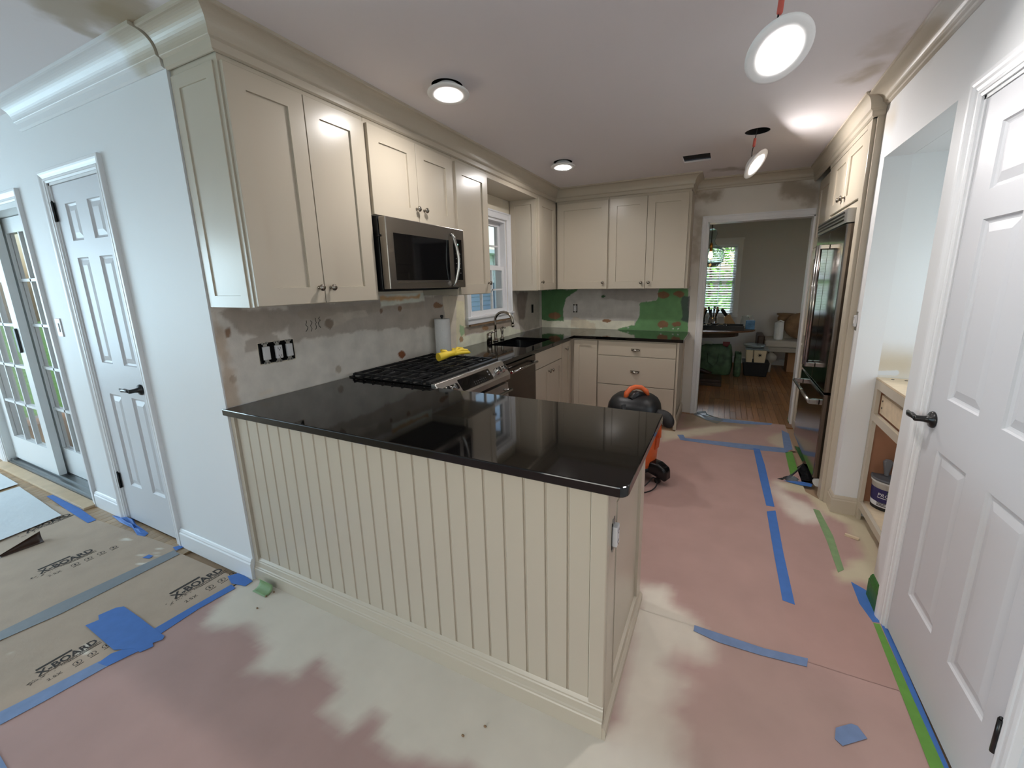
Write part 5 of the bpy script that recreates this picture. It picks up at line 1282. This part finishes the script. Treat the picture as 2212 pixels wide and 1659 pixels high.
MB().lathe((2.89, 6.45, .52), (0, 0, 1), [(.062, 0), (.064, .01), (.064, .265), (.02, .28)], 20).build('roll', 'paper_towel', pw); MB().tube([(2.86, 6.45, .80), (2.90, 6.45, .82), (2.95, 6.45, .795)], .012, 6).build('loose_sheet', 'paper_towel', pw)
cu_ = MB(); cu_.ball((3.18, 6.53, .735), (.22, .075, .205), 20, 10); tag(cu_.build('cushion', 'pillow_brown'), 'brown patterned cushion leaning on the settee', 'cushion')
tag(MB().lathe((2.99, 6.72, .722), (0, 0, 1), [(.07, 0), (.10, .03), (.11, .12), (.095, .16), (.125, .17), (.125, .19), (.10, .19)], 24).build('pottery_jar', 'ledge_tan'), 'tan pottery jar with flared rim behind the cushion', 'jar')
tag(MB().wbox(3.05, 3.45, 6.45, 6.75, 0, .31).build('cardboard_box', 'cardboard', bevel=.004), 'brown cardboard box under the settee', 'box')
# pendant
pp = at(1535, 551, 'y', 5.55)
pe = thing('pendant_lamp', 'clear glass pendant lamp with glowing bulb over the dining table', 'pendant lamp', (pp.x, pp.y, pp.z))
MB().tube([(pp.x, pp.y, 2.5), (pp.x, pp.y, pp.z+.17)], .006, 8).build('cord', 'rubber_dark', pe)
MB().lathe((pp.x, pp.y, pp.z+.05), (0, 0, 1), [(.018, 0), (.022, .02), (.022, .09), (.012, .12)], 16).build('socket', 'brass', pe)
MB().lathe((pp.x, pp.y, pp.z), (0, 0, 1), [(.004, -.052), (.026, -.035), (.030, -.01), (.020, .035), (.015, .052)], 16).build('bulb', 'bulb', pe)
gs = MB().lathe((pp.x, pp.y, pp.z), (0, 0, 1), [(.10, -.16), (.17, -.09), (.185, 0), (.16, .08), (.06, .15), (.045, .19), (.055, .24), (.075, .29), (.06, .34), (.03, .36)], 28, cap=(False, False)).build('glass_shade', 'jar_glass', pe); gs.modifiers.new('solid', 'SOLIDIFY').thickness = .003
# dining window with blind
FYd = facing('-y', YD)
w2 = MB(); fsweep(w2, FYd, [(0, -.001), (0, .012), (.06, .018), (.075, .018), (.076, -.001)], [(1.25, .86), (1.25, 2.06), (2.22, 2.06), (2.22, .86)])
w2.box(FYd, 1.16, 2.31, 2.13, 2.16, 0, .04).box(FYd, 1.17, 2.30, .82, .86, 0, .05)
w2 = struct(w2.build('window_2', 'trim_white'), 'dining room window with white slatted blind', 'window')
o = cells(FYd, MB(), 1.25, 2.22, .86, 2.06, [(1.30, 1.715, .92, 1.44), (1.755, 2.17, .92, 1.44), (1.30, 1.715, 1.48, 2.01), (1.755, 2.17, 1.48, 2.01)], -.09, -.05).build('sash', 'trim_white', w2)
for x in (1.30, 1.755):
    MB().box(FYd, x+.20, x+.215, .92, 2.01, -.08, -.06).build('muntin', 'trim_white', o)
    for z in (.92, 1.48): MB().box(FYd, x, x+.415, z, z+.53, -.072, -.068).build('pane', 'glass', o)
sl0 = None
for i in range(27):
    z = .89+i*.043
    if sl0 is None:
        Fz = Fr((0, YD, z), (1, 0, 0), V((0, 1, .35)).normalized(), V((0, -.35, 1)).normalized())
        sl0 = MB().box(Fz, 1.262, 2.208, -.004, .040, -.0012, .0012).build('blind_slat', 'blind', w2)
    else:
        c = sl0.copy(); COL.objects.link(c); c.parent = w2; c.location = V((0, 0, i*.043)); ROOT[c.name] = ROOT[sl0.name]

# ------------------------------------------------------------------ outdoors
tag(MB().wbox(-40, 40, -40, 60, -.632, -.612).build('lawn', 'lawn'), 'green lawn outside the windows', 'lawn')
dck = thing('patio_deck', 'grey wooden deck outside the patio door', 'deck', (-3.4, 1.6, -.1))
for i in range(20): MB().wbox(-5.6, -1.5, .18+i*.142, .18+i*.142+.136, -.10, -.06).build('deck_board', 'deck', dck)
for i in range(3): MB().wbox(-5.5+i*1.9, -5.4+i*1.9, .2, 3.0, -.6, -.10).build('joist', 'deck', dck)
def chair_(x, y, lab):
    t = thing('patio_chair', lab, 'chair', (x, y, -.06), 'white patio chairs')
    MB().wbox(x-.24, x+.24, y-.24, y+.24, .36, .40).build('seat', 'patio_white', t)
    MB().wbox(x-.24, x+.24, y+.20, y+.24, .40, .86).build('backrest', 'patio_white', t)
    for a in (-.21, .21):
        for b in (-.21, .21): MB().wbox(x+a-.02, x+a+.02, y+b-.02, y+b+.02, -.06, .36).build('leg', 'patio_white', t)
chair_(-2.9, 1.3, 'white patio chair seen through the right patio leaf'); chair_(-4.3, 1.6, 'white patio chair seen through the left patio leaf')
def shrub(x, y, z, r, h, n, lab, m, seed, group='shrubs outside the windows'):
    rg_ = random.Random(seed); t = thing('shrub', lab, 'shrub', (x, y, z), group); mb = MB()
    for i in range(n):
        d = V((rg_.gauss(0, 1), rg_.gauss(0, 1), rg_.gauss(0, 1))).normalized(); q = rg_.uniform(.55, 1)
        p = V((x+d.x*r*q, y+d.y*r*q, z+h*.55+d.z*h*.45*q)); s = rg_.uniform(.05, .11)
        a = V((rg_.gauss(0, 1), rg_.gauss(0, 1), rg_.gauss(0, 1))).normalized(); b = a.cross(V((rg_.gauss(0, 1), rg_.gauss(0, 1), 1))).normalized()
        mb.add([p-a*s, p+b*s*.5, p+a*s, p-b*s*.5], [(0, 1, 2, 3)])
    mb.build('foliage', m, t)['kind'] = 'stuff'
    MB().tube([(x, y, z), (x+.05, y, z+h*.5), (x-.05, y+.05, z+h*.8)], [.05, .04, .02], 8).build('trunk', 'dark_wood', t)
shrub(-3.7, 9.6, -.6, .5, 1.5, 500, 'leafy green shrub outside the kitchen window', 'leaf_a', 1)
shrub(1.6, 12.2, -.6, 2.0, 4.4, 2600, 'bright leafy tree outside the dining room window', 'leaf_b', 2)
shrub(5.4, 12.6, -.6, 1.6, 3.8, 1400, 'darker leafy tree outside the dining room window', 'leaf_a', 3)
shrub(-8.6, 8.2, -.6, 1.4, 2.6, 1200, 'green shrub beyond the patio deck', 'leaf_b', 4)
shrub(-9.0, 3.6, -.6, 1.6, 3.2, 1200, 'tall green shrub beyond the lawn left of the deck', 'leaf_a', 5)
nh = thing('garden_shed', 'blue grey clapboard building seen through the kitchen window', 'building', (-3.6, 5.6, -.6))
for i in range(22):
    z = -.6+i*.13
    MB().rings([[V((-4.4+(.0), y, z)), V((-4.375, y, z)), V((-4.395, y, z+.135)), V((-4.4, y, z+.135))] for y in (3.4, 14)], smooth=False).build('clapboard', 'siding_blue' if i < 16 else 'siding_white', nh)
MB().wbox(-6.5, -4.4, 3.4, 14, -.6, 2.3).build('wall', 'siding_white', nh); MB().wbox(-4.40, -4.34, 3.36, 3.50, -.6, 2.3).build('corner_board', 'siding_white', nh)
for i in range(6): MB().wbox(-4.37, -4.30, 10.0+i*.22, 10.09+i*.22, -.6, 2.3).build('batten', 'siding_white', nh)
MB().wbox(-6.8, -4.0, 3.1, 14.3, 2.3, 2.4).build('eave', 'siding_white', nh)
bpy.context.view_layer.update()
